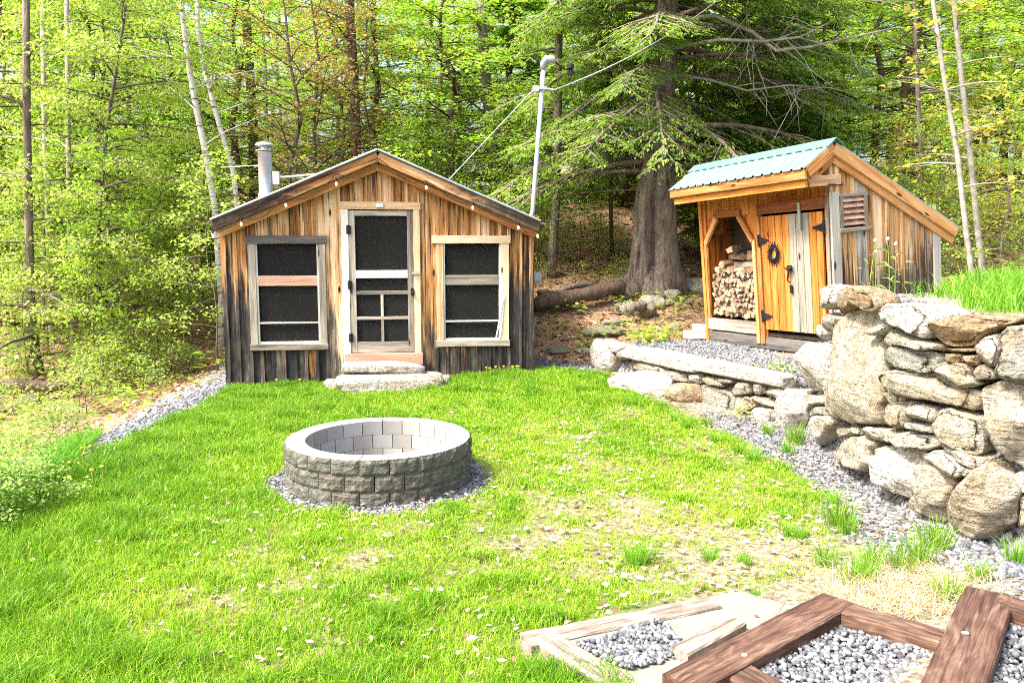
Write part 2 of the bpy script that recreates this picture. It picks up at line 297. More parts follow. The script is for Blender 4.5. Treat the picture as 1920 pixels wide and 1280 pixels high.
class MB:
    def __init__(s): s.v = []; s.f = []; s.g = []; s.r = []
    def add(s, V, Fs, gc=None, r=None):
        n = len(s.v); V = [tuple(map(float, p)) for p in V]
        s.v += V; s.f += [tuple(i+n for i in f) for f in Fs]
        s.g += [tuple(map(float, p)) for p in (gc if gc is not None else V)]
        s.r += [random.random()*.7 if r is None else r]*len(V)
    def box(s, lo, hi, ax=2, r=None):
        (x0, y0, z0), (x1, y1, z1) = lo, hi; off = random.random()*50
        V = [(x0, y0, z0), (x1, y0, z0), (x1, y1, z0), (x0, y1, z0), (x0, y0, z1), (x1, y0, z1), (x1, y1, z1), (x0, y1, z1)]
        o = [ax]+[i for i in range(3) if i != ax]
        s.add(V, [(0, 3, 2, 1), (4, 5, 6, 7), (0, 1, 5, 4), (1, 2, 6, 5), (2, 3, 7, 6), (3, 0, 4, 7)], [(p[o[0]]+off, p[o[1]]+off*.3, p[o[2]]) for p in V], r)
    def board(s, x0, x1, zb, zt0, zt1, y0, y1, r=None, zb1=None):
        off = random.random()*50; zb1 = zb if zb1 is None else zb1
        V = [(x0, y0, zb), (x1, y0, zb1), (x1, y1, zb1), (x0, y1, zb), (x0, y0, zt0), (x1, y0, zt1), (x1, y1, zt1), (x0, y1, zt0)]
        s.add(V, [(0, 3, 2, 1), (4, 5, 6, 7), (0, 1, 5, 4), (1, 2, 6, 5), (2, 3, 7, 6), (3, 0, 4, 7)], [(p[2]+off, p[0]+off*.3, p[1]) for p in V], r)
    def plank(s, p0, p1, wd, th, up=(0, 0, 1), n=1, ch=.004, jit=0.0, r=None):
        p0, p1, up = map(Vector, (p0, p1, up)); d = p1-p0; L = d.length; d.normalize(); sdv = d.cross(up).normalized(); up = sdv.cross(d).normalized()
        a, b = wd/2, th/2; c = min(ch, a*.5, b*.5); off = random.random()*50
        prof = [(-a+c, -b), (a-c, -b), (a, -b+c), (a, b-c), (a-c, b), (-a+c, b), (-a, b-c), (-a, -b+c)]
        V = []; g = []
        for i in range(n+1):
            q = p0+d*(L*i/n)
            for x, y in prof:
                jx, jy = (random.uniform(-jit, jit), random.uniform(-jit, jit)) if jit else (0, 0)
                V.append(q+sdv*(x+jx)+up*(y+jy)); g.append((L*i/n+off, x+off*.3, y))
        Fs = [tuple(range(7, -1, -1)), tuple(range(8*n, 8*n+8))]
        for i in range(n):
            for k in range(8): k2 = (k+1) % 8; Fs.append((8*i+k, 8*i+k2, 8*i+8+k2, 8*i+8+k))
        s.add(V, Fs, g, r)
    def tube(s, pts, rad, sides=8, r=None, caps=True):
        pts = [Vector(p) for p in pts]; rad = [rad]*len(pts) if not hasattr(rad, '__len__') else rad
        V = []; prev = None
        for i, p in enumerate(pts):
            d = (pts[min(i+1, len(pts)-1)]-pts[max(i-1, 0)]).normalized()
            if prev is None: prev = d.orthogonal().normalized()
            a = (prev-d*prev.dot(d)); a = a.normalized() if a.length > 1e-6 else d.orthogonal().normalized(); prev = a; b = d.cross(a)
            for k in range(sides):
                t = 2*PI*k/sides; V.append(p+(a*math.cos(t)+b*math.sin(t))*rad[i])
        Fs = []
        for i in range(len(pts)-1):
            for k in range(sides):
                k2 = (k+1) % sides; Fs.append((i*sides+k, i*sides+k2, (i+1)*sides+k2, (i+1)*sides+k))
        if caps: Fs += [tuple(range(sides-1, -1, -1)), tuple(range((len(pts)-1)*sides, len(pts)*sides))]
        s.add(V, Fs, None, r)
    def lathe(s, prof, c=(0, 0, 0), sides=20, r=None):
        V = []; c = Vector(c)
        for (rr, z) in prof:
            for k in range(sides): t = 2*PI*k/sides; V.append(c+Vector((rr*math.cos(t), rr*math.sin(t), z)))
        Fs = []
        for i in range(len(prof)-1):
            for k in range(sides): k2 = (k+1) % sides; Fs.append((i*sides+k, i*sides+k2, (i+1)*sides+k2, (i+1)*sides+k))
        Fs += [tuple(range(sides-1, -1, -1)), tuple(range((len(prof)-1)*sides, len(prof)*sides))]
        s.add(V, Fs, None, r)
    def build(s, name, mat, parent=None, smooth=False):
        me = bpy.data.meshes.new(name); me.from_pydata(s.v, [], s.f); me.update()
        a = me.attributes.new('rnd', 'FLOAT', 'POINT'); a.data.foreach_set('value', np.array(s.r, np.float32))
        a = me.attributes.new('gc', 'FLOAT_VECTOR', 'POINT'); a.data.foreach_set('vector', np.array(s.g, np.float32).ravel())
        return link(name, me, mat, parent, smooth)
# value noise for numpy
_T = rng.random((64, 64, 64)).astype(np.float32)
def vn(p):
    p = np.asarray(p, float); i = np.floor(p).astype(int); f = p-i; f = f*f*(3-2*f); i &= 63; j = (i+1) & 63
    x0, y0, z0 = i[..., 0], i[..., 1], i[..., 2]; x1, y1, z1 = j[..., 0], j[..., 1], j[..., 2]; fx, fy, fz = f[..., 0], f[..., 1], f[..., 2]
    L = lambda a, b, t: a+(b-a)*t
    return L(L(L(_T[x0, y0, z0], _T[x1, y0, z0], fx), L(_T[x0, y1, z0], _T[x1, y1, z0], fx), fy), L(L(_T[x0, y0, z1], _T[x1, y0, z1], fx), L(_T[x0, y1, z1], _T[x1, y1, z1], fx), fy), fz)
def fbm(p, o=4):
    p = np.asarray(p, float); r = 0; a = .5
    for k in range(o): r = r+a*(vn(p*2**k+k*17.3)-.5); a *= .55
    return r
def fb2(x, y, s, o=3, z=0.0): return fbm(np.stack([np.asarray(x, float)*s+31, np.asarray(y, float)*s+57, np.zeros_like(np.asarray(x, float))+z], -1), o)
def ss(lo, hi, x): t = np.clip((np.asarray(x, float)-lo)/(hi-lo), 0, 1); return t*t*(3-2*t)
def sdist(poly, x, y):
    """signed distance to a closed polygon, positive inside"""
    x = np.asarray(x, float); y = np.asarray(y, float); d = np.full(x.shape, 1e9); ins = np.zeros(x.shape, bool); n = len(poly)
    for i in range(n):
        (ax, ay), (bx, by) = poly[i], poly[(i+1) % n]; ex, ey = bx-ax, by-ay
        t = np.clip(((x-ax)*ex+(y-ay)*ey)/(ex*ex+ey*ey), 0, 1); d = np.minimum(d, np.hypot(x-ax-t*ex, y-ay-t*ey))
        c = ((ay > y) != (by > y)); 
        with np.errstate(divide='ignore', invalid='ignore'): xi = ax+(y-ay)*ex/(ey if ey else 1e-12)
        ins ^= c & (x < xi)
    return np.where(ins, d, -d)
# ------------------------------------------------------------------ terrain
UW = [(3.05, 8.45), (2.95, 7.6), (2.85, 6.5), (2.76, 5.5), (2.86, 4.9), (3.2, 4.5), (4.2, 4.05)]
LWL = [(1.3, 11.75), (1.5, 11.3), (2.1, 10.15), (2.85, 8.75), (3.05, 8.45)]
UPOLY = UW+[(6, 3.2), (30, 1.0), (30, 15), (7.5, 15), (6.3, 11.6), (5.65, 10.25), (3.98, 9.45)]
TPOLY = LWL+[(4.5, 8.9), (6.2, 10.6), (6, 13.5), (3.2, 13.6), (2.0, 12.6)]
PITC = (-1.12, 6.6)
def H(x, y):
    x = np.asarray(x, float); y = np.asarray(y, float)
    z = .16*ss(8.5, 12, y)*ss(-2.5, .5, x)
    e = -3.9-x
    z = z-.42*ss(.05, 1.9, e)-.12*ss(1.5, 5, e)
    sl = .12+.17*ss(-5, 1.2, x)
    yy = np.maximum(0, y-12.3+.8*ss(-4, -8, x))
    yy = np.minimum(yy, 14)+.35*np.maximum(0, yy-14); z = z+sl*(np.sqrt(yy*yy+.6)-.77)
    q = np.maximum(0, .7*x-.75*(y-4.2)); z = z+np.minimum(1.3, .075*q**1.7)*ss(3.4, 2.6, x)
    rough = ss(12, 14, y)+ss(.2, 1.5, e)
    z = z+.22*fb2(x, y, .5)*np.clip(rough, 0, 1)+.03*fb2(x, y, 1.3)
    dt = sdist(TPOLY, x, y); zt = .49+.05*np.maximum(0, dt)+.02*fb2(x, y, 2)
    z = np.where(dt > .04, np.maximum(z, z+(zt-z)*ss(.06, .3, dt)), z)
    du = sdist(UPOLY, x, y); zu = 1.40+.12*ss(.3, 2.2, du)+.05*fb2(x, y, 1)
    z = np.where(du > .08, np.maximum(z, z+(zu-z)*ss(.1, .36, du)), z)
    return z
def h1(x, y): return float(H(np.array([x]), np.array([y]))[0])
def place(u, y, dz=0.0):
    x = (u-960)/F*y
    for _ in range(3): x = (u-960)/F*(y*cp-(h1(x, y)-CZ)*sp)
    return Vector((x, y, h1(x, y)+dz))
BERM = [(-3.84, 6.9), (-4.3, 8.2), (-4.75, 10), (-5.1, 12), (-5.4, 15.5), (-3.9, 15.5), (-3.86, 10.9), (-3.82, 9.0)]
BASEG = [(3.2, 8.6), (2.3, 9.2), (2.15, 8.5), (2.4, 7.4), (2.45, 6.4), (2.2, 5.3), (2.25, 4.6), (2.55, 4.15), (3.4, 3.7), (4.2, 3.6), (4.2, 4.3), (3.2, 5)]
SIDEG = [(.2, 11.7), (.9, 11.45), (1.35, 11.5), (1.3, 12.1), (.3, 12.7), (-.2, 13)]
LAWN = [(-3.95, 2.0), (-3.95, 7), (-3.82, 9), (-3.86, 11.2), (.3, 11.8), (1.2, 11.3), (1.75, 9.7), (2.15, 8.7), (2.45, 7.3), (2.5, 6.3), (2.2, 5.2), (1.85, 4.3), (1.0, 4.22), (.05, 3.75), (.5, 3.2), (.5, 2.0)]
def pitr(x, y): return np.hypot(x-PITC[0], y-PITC[1])
def zg(x, y):
    n = .1*fb2(x, y, 3)
    g = ss(-.08, .08, sdist(BERM, x, y)+n)
    g = np.maximum(g, ss(1.0, .88, pitr(x, y)+n*.8))
    g = np.maximum(g, ss(-.12, .12, sdist(BASEG, x, y)+n*1.5)*(.75+.25*ss(-.1, .1, fb2(x, y, 1.7))))
    g = np.maximum(g, ss(-.06, .06, sdist(SIDEG, x, y)+n))
    g = np.maximum(g, ss(.0, .15, sdist(TPOLY, x, y)+n*.5)*ss(12.2, 11.9, y+n*3))
    du = sdist(UPOLY, x, y); g = np.maximum(g, ss(.05, .15, du)*ss(.95, .75, du+n*2)*ss(10.3, 9.6, y)*ss(7, 5, x))
    return g
def zthin(x, y):
    n = .6*fb2(x, y, 1.4, 4)+.75*fb2(x, y, 4.2, 3, 5.0)
    b = 1.1*np.exp(-((x-1.55)**2/.8+(y-4.85)**2/.6))+.5*np.exp(-((x-.7)**2/1.6+(y-6.4)**2/2.2))+.3*np.exp(-((x+1.3)**2/1.6+(y-4.4)**2/.7))+.2*np.exp(-((x-.8)**2/2+(y-9)**2/2))
    return np.clip(b+n*1.5+.03, 0, 1)
def zlit(x, y):
    n = .5*fb2(x, y, .9)
    a = np.maximum(ss(12.0, 12.6, y+n), ss(-4.0, -4.7, x+n*.6))
    a = np.maximum(a, ss(.0, .3, sdist([(1.0, 12), (1.3, 11.9), (2, 12.5), (9, 13.5), (9, 20), (0, 20)], x, y)))
    du = sdist(UPOLY, x, y)
    return np.where(du > .1, ss(11.5, 13, y), a)
def axis(*segs):
    out = [segs[0][0]]
    for a, b, st in segs: out += list(np.linspace(a, b, max(1, int(round((b-a)/st)))+1)[1:])
    return np.array(out)
xs = axis((-90, -30, 6), (-30, -10, 1), (-10, -5.4, .25), (-5.4, 4.6, .07), (4.6, 10, .2), (10, 30, 1), (30, 90, 6))
ys = axis((-12, 1.6, .6), (1.6, 13, .07), (13, 20, .2), (20, 40, .8), (40, 110, 5))
XX, YY = np.meshgrid(xs, ys)
ZZ = H(XX, YY)
nx, ny = len(xs), len(ys); idx = np.arange(nx*ny).reshape(ny, nx)
quads = np.stack([idx[:-1, :-1], idx[:-1, 1:], idx[1:, 1:], idx[1:, :-1]], -1).reshape(-1, 4)
gme = npmesh('ground', np.stack([XX, YY, ZZ], -1).reshape(-1, 3), quads)
zc = np.ones((nx*ny, 4), np.float32); zc[:, 0] = zg(XX, YY).ravel(); zc[:, 1] = zlit(XX, YY).ravel(); zc[:, 2] = np.clip(zthin(XX, YY)+ss(0, -.4, sdist(LAWN, XX, YY)), 0, 1).ravel()
ca = gme.color_attributes.new('zone', 'FLOAT_COLOR', 'POINT'); ca.data.foreach_set('color', zc.ravel())
tag(link('ground', gme, M['ground'], None, True), kind='structure')

# ------------------------------------------------------------------ scatter helpers
def scatter(n, lo, hi): return rng.uniform(lo[0], hi[0], n), rng.uniform(lo[1], hi[1], n)
_phi = (1+5**.5)/2
ICO = np.array([(-1, _phi, 0), (1, _phi, 0), (-1, -_phi, 0), (1, -_phi, 0), (0, -1, _phi), (0, 1, _phi), (0, -1, -_phi), (0, 1, -_phi), (_phi, 0, -1), (_phi, 0, 1), (-_phi, 0, -1), (-_phi, 0, 1)])/1.902
ICOF = np.array([(0, 11, 5), (0, 5, 1), (0, 1, 7), (0, 7, 10), (0, 10, 11), (1, 5, 9), (5, 11, 4), (11, 10, 2), (10, 7, 6), (7, 1, 8), (3, 9, 4), (3, 4, 2), (3, 2, 6), (3, 6, 8), (3, 8, 9), (4, 9, 5), (2, 4, 11), (6, 2, 10), (8, 6, 7), (9, 8, 1)])
def rotmats(n):
    q = rng.normal(size=(n, 4)); q /= np.linalg.norm(q, axis=1, keepdims=True); a, b, c, d = q.T
    return np.stack([1-2*(c*c+d*d), 2*(b*c-a*d), 2*(b*d+a*c), 2*(b*c+a*d), 1-2*(b*b+d*d), 2*(c*d-a*b), 2*(b*d-a*c), 2*(c*d+a*b), 1-2*(b*b+c*c)], -1).reshape(n, 3, 3)
def pebbles(name, x, y, z, size, label=None):
    n = len(x); V = ICO[None]*(1+rng.uniform(-.28, .22, (n, 12, 1)))*rng.uniform(.55, 1.15, (n, 1, 3))
    V = np.einsum('nij,nkj->nki', rotmats(n), V)*np.asarray(size)[:, None, None]
    V[:, :, 2] *= .75; V += np.stack([x, y, z], -1)[:, None]
    Fc = (ICOF[None]+12*np.arange(n)[:, None, None]).reshape(-1, 3)
    return tag(link(name, npmesh(name, V.reshape(-1, 3), Fc, np.repeat(np.clip(rng.beta(1.6, 1.5, n), 0, 1), 12)), M['gravel']), label, 'gravel' if label else None, kind='stuff')
def gpeb(name, n, lo, hi, size, dens, label, dz=0.0):
    x, y = scatter(n, lo, hi); k = rng.random(n) < dens(x, y); x, y = x[k], y[k]
    s = size*rng.uniform(.55, 1.3, len(x)); return pebbles(name, x, y, H(x, y)+dz+s*.25, s, label)
gpeb('gravel', 9000, (-5.1, 6.8), (-3.7, 15), .024, lambda x, y: ss(-.06, .02, sdist(BERM, x, y))*(y < 12.5), 'pale grey gravel strip along the left edge of the lawn')
gpeb('gravel', 5200, (-2.3, 5.4), (.1, 7.8), .018, lambda x, y: ss(1.02, .86, pitr(x, y)+.09*fb2(x, y, 3))*(pitr(x, y) > .6), 'ring of blue grey gravel round the foot of the fire pit')
gpeb('gravel', 14000, (2.0, 3.6), (4.3, 9.2), .018, lambda x, y: ss(-.15, .1, sdist(BASEG, x, y)+.15*fb2(x, y, 3))*(.35+.65*ss(-.12, .1, fb2(x, y, 1.7))), 'grey gravel along the foot of the dry stone wall')
gpeb('gravel', 9000, (1.3, 8.4), (4.6, 12.3), .02, lambda x, y: ss(.1, .2, sdist(TPOLY, x, y))*ss(12.3, 11.9, y), 'grey gravel bed on the low terrace in front of the shed')
gpeb('gravel', 1600, (-.3, 11.3), (1.5, 13), .022, lambda x, y: ss(-.05, .05, sdist(SIDEG, x, y)), 'grey gravel beside the right corner of the cabin')
gpeb('gravel', 4500, (2.9, 4.2), (6, 10), .02, lambda x, y: zg(x, y)*(sdist(UPOLY, x, y) > .25), 'grey gravel behind the top of the tall stone wall')

def leafquads(P, T, Nn, L, W, fold, rnd):
    """one folded four-cornered leaf per point"""
    B = np.cross(Nn, T); B /= np.linalg.norm(B, axis=1, keepdims=True)+1e-9; Nn = np.cross(T, B)
    L = np.asarray(L)[:, None]; W = np.asarray(W)[:, None]; f = np.asarray(fold)[:, None]
    V = np.stack([P, P+T*L*.45+B*W*.5+Nn*f*W, P+T*L, P+T*L*.45-B*W*.5+Nn*f*W], 1)
    n = len(P); Fc = np.arange(4*n).reshape(n, 4)
    return V.reshape(-1, 3), Fc, np.repeat(rnd, 4)
def unit(v): return v/(np.linalg.norm(v, axis=-1, keepdims=True)+1e-9)
def litter(name, x, y, mat, size, label, dz=.008):
    n = len(x); a = rng.uniform(0, 2*PI, n); T = unit(np.stack([np.cos(a), np.sin(a), rng.uniform(-.25, .35, n)], -1)); Nn = unit(np.stack([rng.normal(0, .3, n), rng.normal(0, .3, n), np.ones(n)], -1))
    P = np.stack([x, y, H(x, y)+dz+rng.uniform(0, .012, n)], -1); L = size*rng.uniform(.5, 1.3, n)
    V, Fc, r = leafquads(P, T, Nn, L, L*rng.uniform(.4, .8, n), rng.uniform(-.25, .35, n), rng.random(n))
    return tag(link(name, npmesh(name, V, Fc, r), M[mat]), label, None, kind='stuff')
x, y = scatter(12000, (-3.9, 2.6), (2.9, 11.5)); t = zthin(x, y); inl = sdist(LAWN, x, y)
k = (rng.random(len(x)) < 1.6*np.where(inl > 0, .13+.12*ss(-.05, .2, fb2(x, y, 1.1))+.7*t**1.6, .4*ss(-.9, -.1, inl)))&(pitr(x, y) > .75)&((x > .3)|(y < 10.8))&(y > 2.7)&~((y < 3.75)&(x > .1))
litter('fallen_leaves', x[k], y[k], 'deadleaf', .05, 'bleached dead leaves scattered over the thin lawn', .02)
x, y = scatter(26000, (-14, 9), (9, 19)); k = (zlit(x, y) > .5)&(rng.random(len(x)) < .75)
litter('leaf_litter', x[k], y[k], 'litter', .1, 'brown leaf litter on the woodland floor')
x, y = scatter(12000, (-20, 17), (22, 34)); litter('leaf_litter', x, y, 'litter', .2, 'brown leaf litter on the hillside far behind')
# ------------------------------------------------------------------ grass
def blades(name, x, y, h, wd, lean, rnd, mat, label, z=None, cat='grass'):
    n = len(x); z = H(x, y) if z is None else z; a = rng.uniform(0, 2*PI, n); la = rng.uniform(0, 2*PI, n)
    s = np.stack([np.cos(a), np.sin(a), np.zeros(n)], -1)*(wd*.5)[:, None]; d = np.stack([np.cos(la), np.sin(la), np.zeros(n)], -1)*(lean*h)[:, None]
    P = np.stack([x, y, z-.005], -1); up = np.stack([np.zeros(n), np.zeros(n), h], -1)
    m = P+up*.55+d*.3; tp = P+up*(1-.35*np.minimum(lean, 1))[:, None]+d
    V = np.stack([P-s, P+s, m+s*.8, m-s*.8, tp+s*.12, tp-s*.12], 1).reshape(-1, 3)
    b = 6*np.arange(n)[:, None]; Fc = np.concatenate([b+np.array([[0, 1, 2, 3]]), b+np.array([[3, 2, 4, 5]])])
    return tag(link(name, npmesh(name, V, Fc, np.repeat(rnd, 6)), M[mat]), label, cat, kind='stuff')
N = 520000
x = rng.uniform(-4.1, 2.7, N); y = 2.6+(11.9-2.6)*rng.random(N)**1.35
inl = sdist(LAWN, x, y)+.12*fb2(x, y, 2.5); t = zthin(x, y); cl = fb2(x, y, 4.5, 3, 9.0)
dens = ss(-.02, .1, inl)*(1-.68*ss(.15, .8, t))*ss(.86, 1.0, pitr(x, y)+.1*fb2(x, y, 3))*(.45+1.1*ss(-.25, .2, cl))
vis = np.abs(x)/np.maximum(y, .1) < .75
k = (rng.random(N) < dens)&vis&((y < 10.95+.108*(x+3.956))|(x > .28)|(x < -3.93)); x, y, t, cl = x[k], y[k], t[k], cl[k]
left = ss(-1.0, -3.2, x)+.7*ss(8.2, 10.4, y)+.5*ss(4.6, 3.4, y)
hgt = (.022+.014*(1-t)+.05*np.clip(left, 0, 1)+.05*ss(0, .25, cl)*(1-t))*rng.uniform(.6, 1.35, len(x))
rn = np.clip(.5+.7*fb2(x, y, .9, 3, 2.0)-.3*np.clip(left, 0, 1)+.35*t-.25*ss(0, .25, cl)+rng.normal(0, .14, len(x)), 0, .9)
dry = rng.random(len(x)) < .05+.1*t; rn = np.where(dry, rng.uniform(.85, 1, len(x)), rn)
blades('lawn_grass', x, y, hgt, .0028+.0007*y, rng.uniform(.15, .9, len(x)), rn, 'grass', 'bright green mown lawn grass')
print('blades', len(x))
def tuftpts(cx, cy, r, n):
    a = rng.uniform(0, 2*PI, n); q = r*np.sqrt(rng.random(n)); return cx+q*np.cos(a), cy+q*np.sin(a)
x, y = scatter(9000, (-3.8, 2.8), (2.2, 10.8)); k = (sdist(LAWN, x, y) > .1)&(pitr(x, y) > 1.0)&(fb2(x, y, 1.9, 3, 7.0) > .09)&((y < 10.8)|(x > .4)); x, y = x[k], y[k]
litter('clover', x, y, 'leaf_mid', .032, 'small round clover leaves in patches through the lawn', .035)
# tall grass growing on the upper terrace: nobody could count it
x, y = scatter(60000, (3.0, 5.0), (8, 10.4)); du = sdist(UPOLY, x, y); cl = fb2(x, y, 1.2, 3, 3.0)
k = (du > .95+.8*fb2(x, y, 1.7))&(rng.random(len(x)) < .75*ss(-.1, .16, cl+.03))&(x/y < .72)&(x/y > .485); x, y = x[k], y[k]
blades('tall_grass', x, y, rng.uniform(.08, .38, len(x))*(.75+1.6*np.clip(fb2(x, y, 2.2), -.2, .3)), np.full(len(x), .009), rng.uniform(.2, .9, len(x)), rng.random(len(x)), 'tallgrass', 'tall uncut grass on the terrace above the stone wall')
# edge grass down the left bank
x, y = scatter(26000, (-5.0, 4), (-3.6, 8.4)); k = rng.random(len(x)) < ss(.55, 0, np.abs(x+4.15+.25*fb2(x, y, 1)))*(sdist(BERM, x, y) < -.02); x, y = x[k], y[k]
blades('bank_grass', x, y, rng.uniform(.08, .24, len(x)), np.full(len(x), .008), rng.uniform(.3, 1, len(x)), rng.random(len(x))*.7, 'tallgrass', 'longer dark grass along the left edge of the lawn')
# dry straw lying beside the timber steps
x, y = tuftpts(2.05, 3.95, .42, 1500); x2, y2 = tuftpts(1.75, 3.85, .25, 600); x = np.r_[x, x2]; y = np.r_[y, y2]
blades('dry_straw', x, y, rng.uniform(.05, .14, len(x)), np.full(len(x), .004), rng.uniform(.9, 2.4, len(x)), rng.random(len(x)), 'straw', 'dry straw lying on the bank beside the timber steps', cat='straw')
# ------------------------------------------------------------------ cabin
CAB = (-3.956, 11.0, 0.0); CYAW = .108
cabin = thing('cabin', 'small rustic cabin of weathered orange and black boards with screened windows', 'cabin', CAB, CYAW)
def zr(x): return 3.05-.405*abs(x-2.135)
RC = 2.135
b = MB()
edges = [0, .17, .34, .48, .63, .78, .93, 1.08, 1.23, 1.38, 1.6, 1.76, 1.95, 2.135, 2.32, 2.5, 2.68, 2.905, 3.05, 3.2, 3.35, 3.5, 3.65, 3.8, 3.93, 4.1, 4.27]
def spans(a, c):
    m = (a+c)/2
    if .338 < m < 1.379: return [(-.4, .53), (2.08, None)]
    if 2.905 < m < 3.933: return [(-.4, .54), (2.08, None)]
    if 1.6 < m < 2.68: return [(-.4, .30), (2.55, None)]
    return [(-.4, None)]
for a, c in zip(edges, edges[1:]):
    for lo, hi in spans(a, c):
        yo = random.uniform(0, .006)
        if hi is None: b.board(a+.001, c-.001, lo, zr(a), zr(c), yo, .03)
        else: b.board(a+.001, c-.001, lo, hi, hi, yo, .03)
for i, e in enumerate(edges):
    big = e in (1.38, 1.6, 2.68, 2.905, .34, 3.93)
    if e in (1.6, 2.68): continue
    m = max(.024, min(4.246, e)); wv = random.uniform(.02, .026)
    for lo, hi in spans(m-.01, m+.01):
        if e in (.34, 1.38, 2.905, 3.93): lo, hi = ((-.4, .52) if lo < 0 else (2.1, None))
        if hi is None: b.board(m-wv, m+wv, lo, zr(m), zr(m), -.02-random.uniform(0, .004), 0)
        else: b.board(m-wv, m+wv, lo, hi-.01, hi-.01, -.02-random.uniform(0, .004), 0)
b.board(-.02, .05, -.4, 2.15, 2.17, -.032, -.021, .3); b.board(4.22, 4.29, -.4, 2.17, 2.15, -.032, -.021, .3)
b.build('siding', M['cabin_wood'], cabin)
b = MB()
for k in range(18):
    y0 = .03+k*.2
    b.board(-.02, .012, -.5, 2.17, 2.17, 0, 0) if False else None
    b.add([(-.02, y0, -.5), (.01, y0, -.5), (.01, y0+.2, -.5), (-.02, y0+.2, -.5), (-.02, y0, 2.15), (.01, y0, 2.17), (.01, y0+.2, 2.17), (-.02, y0+.2, 2.15)], [(0, 3, 2, 1), (4, 5, 6, 7), (0, 1, 5, 4), (1, 2, 6, 5), (2, 3, 7, 6), (3, 0, 4, 7)])
    b.add([(4.26, y0, -.5), (4.29, y0, -.5), (4.29, y0+.2, -.5), (4.26, y0+.2, -.5), (4.26, y0, 2.17), (4.29, y0, 2.15), (4.29, y0+.2, 2.15), (4.26, y0+.2, 2.17)], [(0, 3, 2, 1), (4, 5, 6, 7), (0, 1, 5, 4), (1, 2, 6, 5), (2, 3, 7, 6), (3, 0, 4, 7)])
for k in range(21): b.board(.0+k*.2034, .0+(k+1)*.2034, -.5, zr(k*.2034), zr((k+1)*.2034), 3.63, 3.66)
b.build('wall', M['cabin_wood'], cabin)
b = MB(); b.box((.02, .04, .25), (4.25, 3.62, .3), 0); b.box((.02, 1.9, .3), (4.25, 1.93, 2.2), 2); b.build('floor', M['dark_in'], cabin)
# inner door with a six-pane light glimpsed through the screen
idr = MB(); idr.box((2.1, .55, .3), (2.3, .59, 2.36), 2); idr.box((2.3, .55, .3), (2.72, .59, 1.62), 2); idr.box((2.3, .55, 2.3), (2.72, .59, 2.36), 0)
for xx in (2.3, 2.5, 2.7): idr.box((xx-.012, .555, 1.62), (xx+.012, .585, 2.3), 2)
for zz in (1.85, 2.07): idr.box((2.31, .557, zz-.012), (2.7, .583, zz+.012), 0)
idr = idr.build('inner_door', M['door_white'], cabin)
b = MB(); b.box((2.3, .565, 1.62), (2.72, .572, 2.3)); b.build('pane', simple('dim_window_glass', (.06, .08, .1), .15), idr)
def window(x0, x1, g0, g1, zs0, zs1, zh0, zh1, hm, railm, sidem, ext):
    f = MB(); f.box((g0-.012, -.012, zs1), (g0+.012, .02, zh0)); f.box((g1-.012, -.012, zs1), (g1+.012, .02, zh0)); f.box((g0+.012, -.01, zs1), (g1-.012, .02, zs1+.03), 0); f.box((g0+.012, -.01, .885), (g1-.012, .005, .908), 0)
    root = f.build('window', M['door_white'], cabin)
    for lo, hi in ((x0, g0-.012), (g1+.012, x1)): each('casing', M[sidem], root, (((( lo+hi)/2, -.014, zs1), ((lo+hi)/2, -.014, zh0), hi-lo, .03, (0, -1, 0), 8, .004, .0015), {}))
    h = MB(); h.plank((x0-ext, -.02, (zh0+zh1)/2), (x1+.02, -.02, (zh0+zh1)/2+.002), zh1-zh0, .045, (0, -1, 0), 8, .005, .002); h.build('header', M[hm], root)
    s = MB(); s.plank((x0-.01, -.024, (zs0+zs1)/2), (x1+.01, -.024, (zs0+zs1)/2), zs1-zs0, .06, (0, -1, 0), 8, .005, .002); s.build('sill', M['trim_grey'], root)
    r = MB(); r.plank((g0+.012, -.002, 1.478), (g1-.012, -.002, 1.478), .14, .02, (0, -1, 0), 6, .004, .001); r.build('rail', M[railm], root)
    c = MB(); c.box((g0+.012, .022, zs1+.03), (g1-.012, .024, zh0)); c.build('screen', M['screen'], root)
window(.338, 1.379, .448, 1.271, .517, .604, 1.985, 2.095, 'trim_dark', 'trim_pink', 'trim_grey', .02)
window(2.905, 3.933, 3.016, 3.803, .535, .622, 1.99, 2.098, 'trim_pale', 'trim_grey', 'trim_pale', .06)
each('loose_screen_strip', M['door_white'], cabin, (((3.80, -.03, .66), (3.86, -.03, 1.25), .035, .02, (0, -1, 0), 4, .003, .002), {}), (((3.75, -.042, .66), (3.85, -.042, 1.22), .02, .015, (0, -1, 0), 4, .003), {}))
# door casing, door
b = MB()
b.plank((1.65, -.016, .3), (1.65, -.016, 2.455), .1, .034, (0, -1, 0), 14, .004, .002); b.build('door_casing', M['door_white'], cabin)
each('door_casing', M['trim_pale'], cabin, (((2.638, -.016, .3), (2.638, -.016, 2.455), .09, .034, (0, -1, 0), 14, .004, .002), {}), (((1.585, -.018, 2.51), (2.695, -.018, 2.508), .105, .038, (0, -1, 0), 6, .004, .001), {}))
d = MB()
d.plank((1.745, -.008, .47), (1.745, -.008, 2.44), .088, .03, (0, -1, 0), 10, .003, .001); d.plank((2.549, -.008, .47), (2.549, -.008, 2.44), .088, .03, (0, -1, 0), 10, .003, .001)
d.plank((1.79, -.008, .54), (2.505, -.008, .54), .15, .028, (0, -1, 0), 3); d.plank((1.79, -.008, 2.405), (2.505, -.008, 2.405), .07, .028, (0, -1, 0), 3)
door = d.build('door', M['trim_grey'], cabin)
each('rail', M['trim_grey'], door, (((1.79, -.006, 1.305), (2.505, -.006, 1.305), .05, .026, (0, -1, 0)), {}), (((1.79, -.006, .95), (2.505, -.006, .95), .045, .026, (0, -1, 0)), {}))
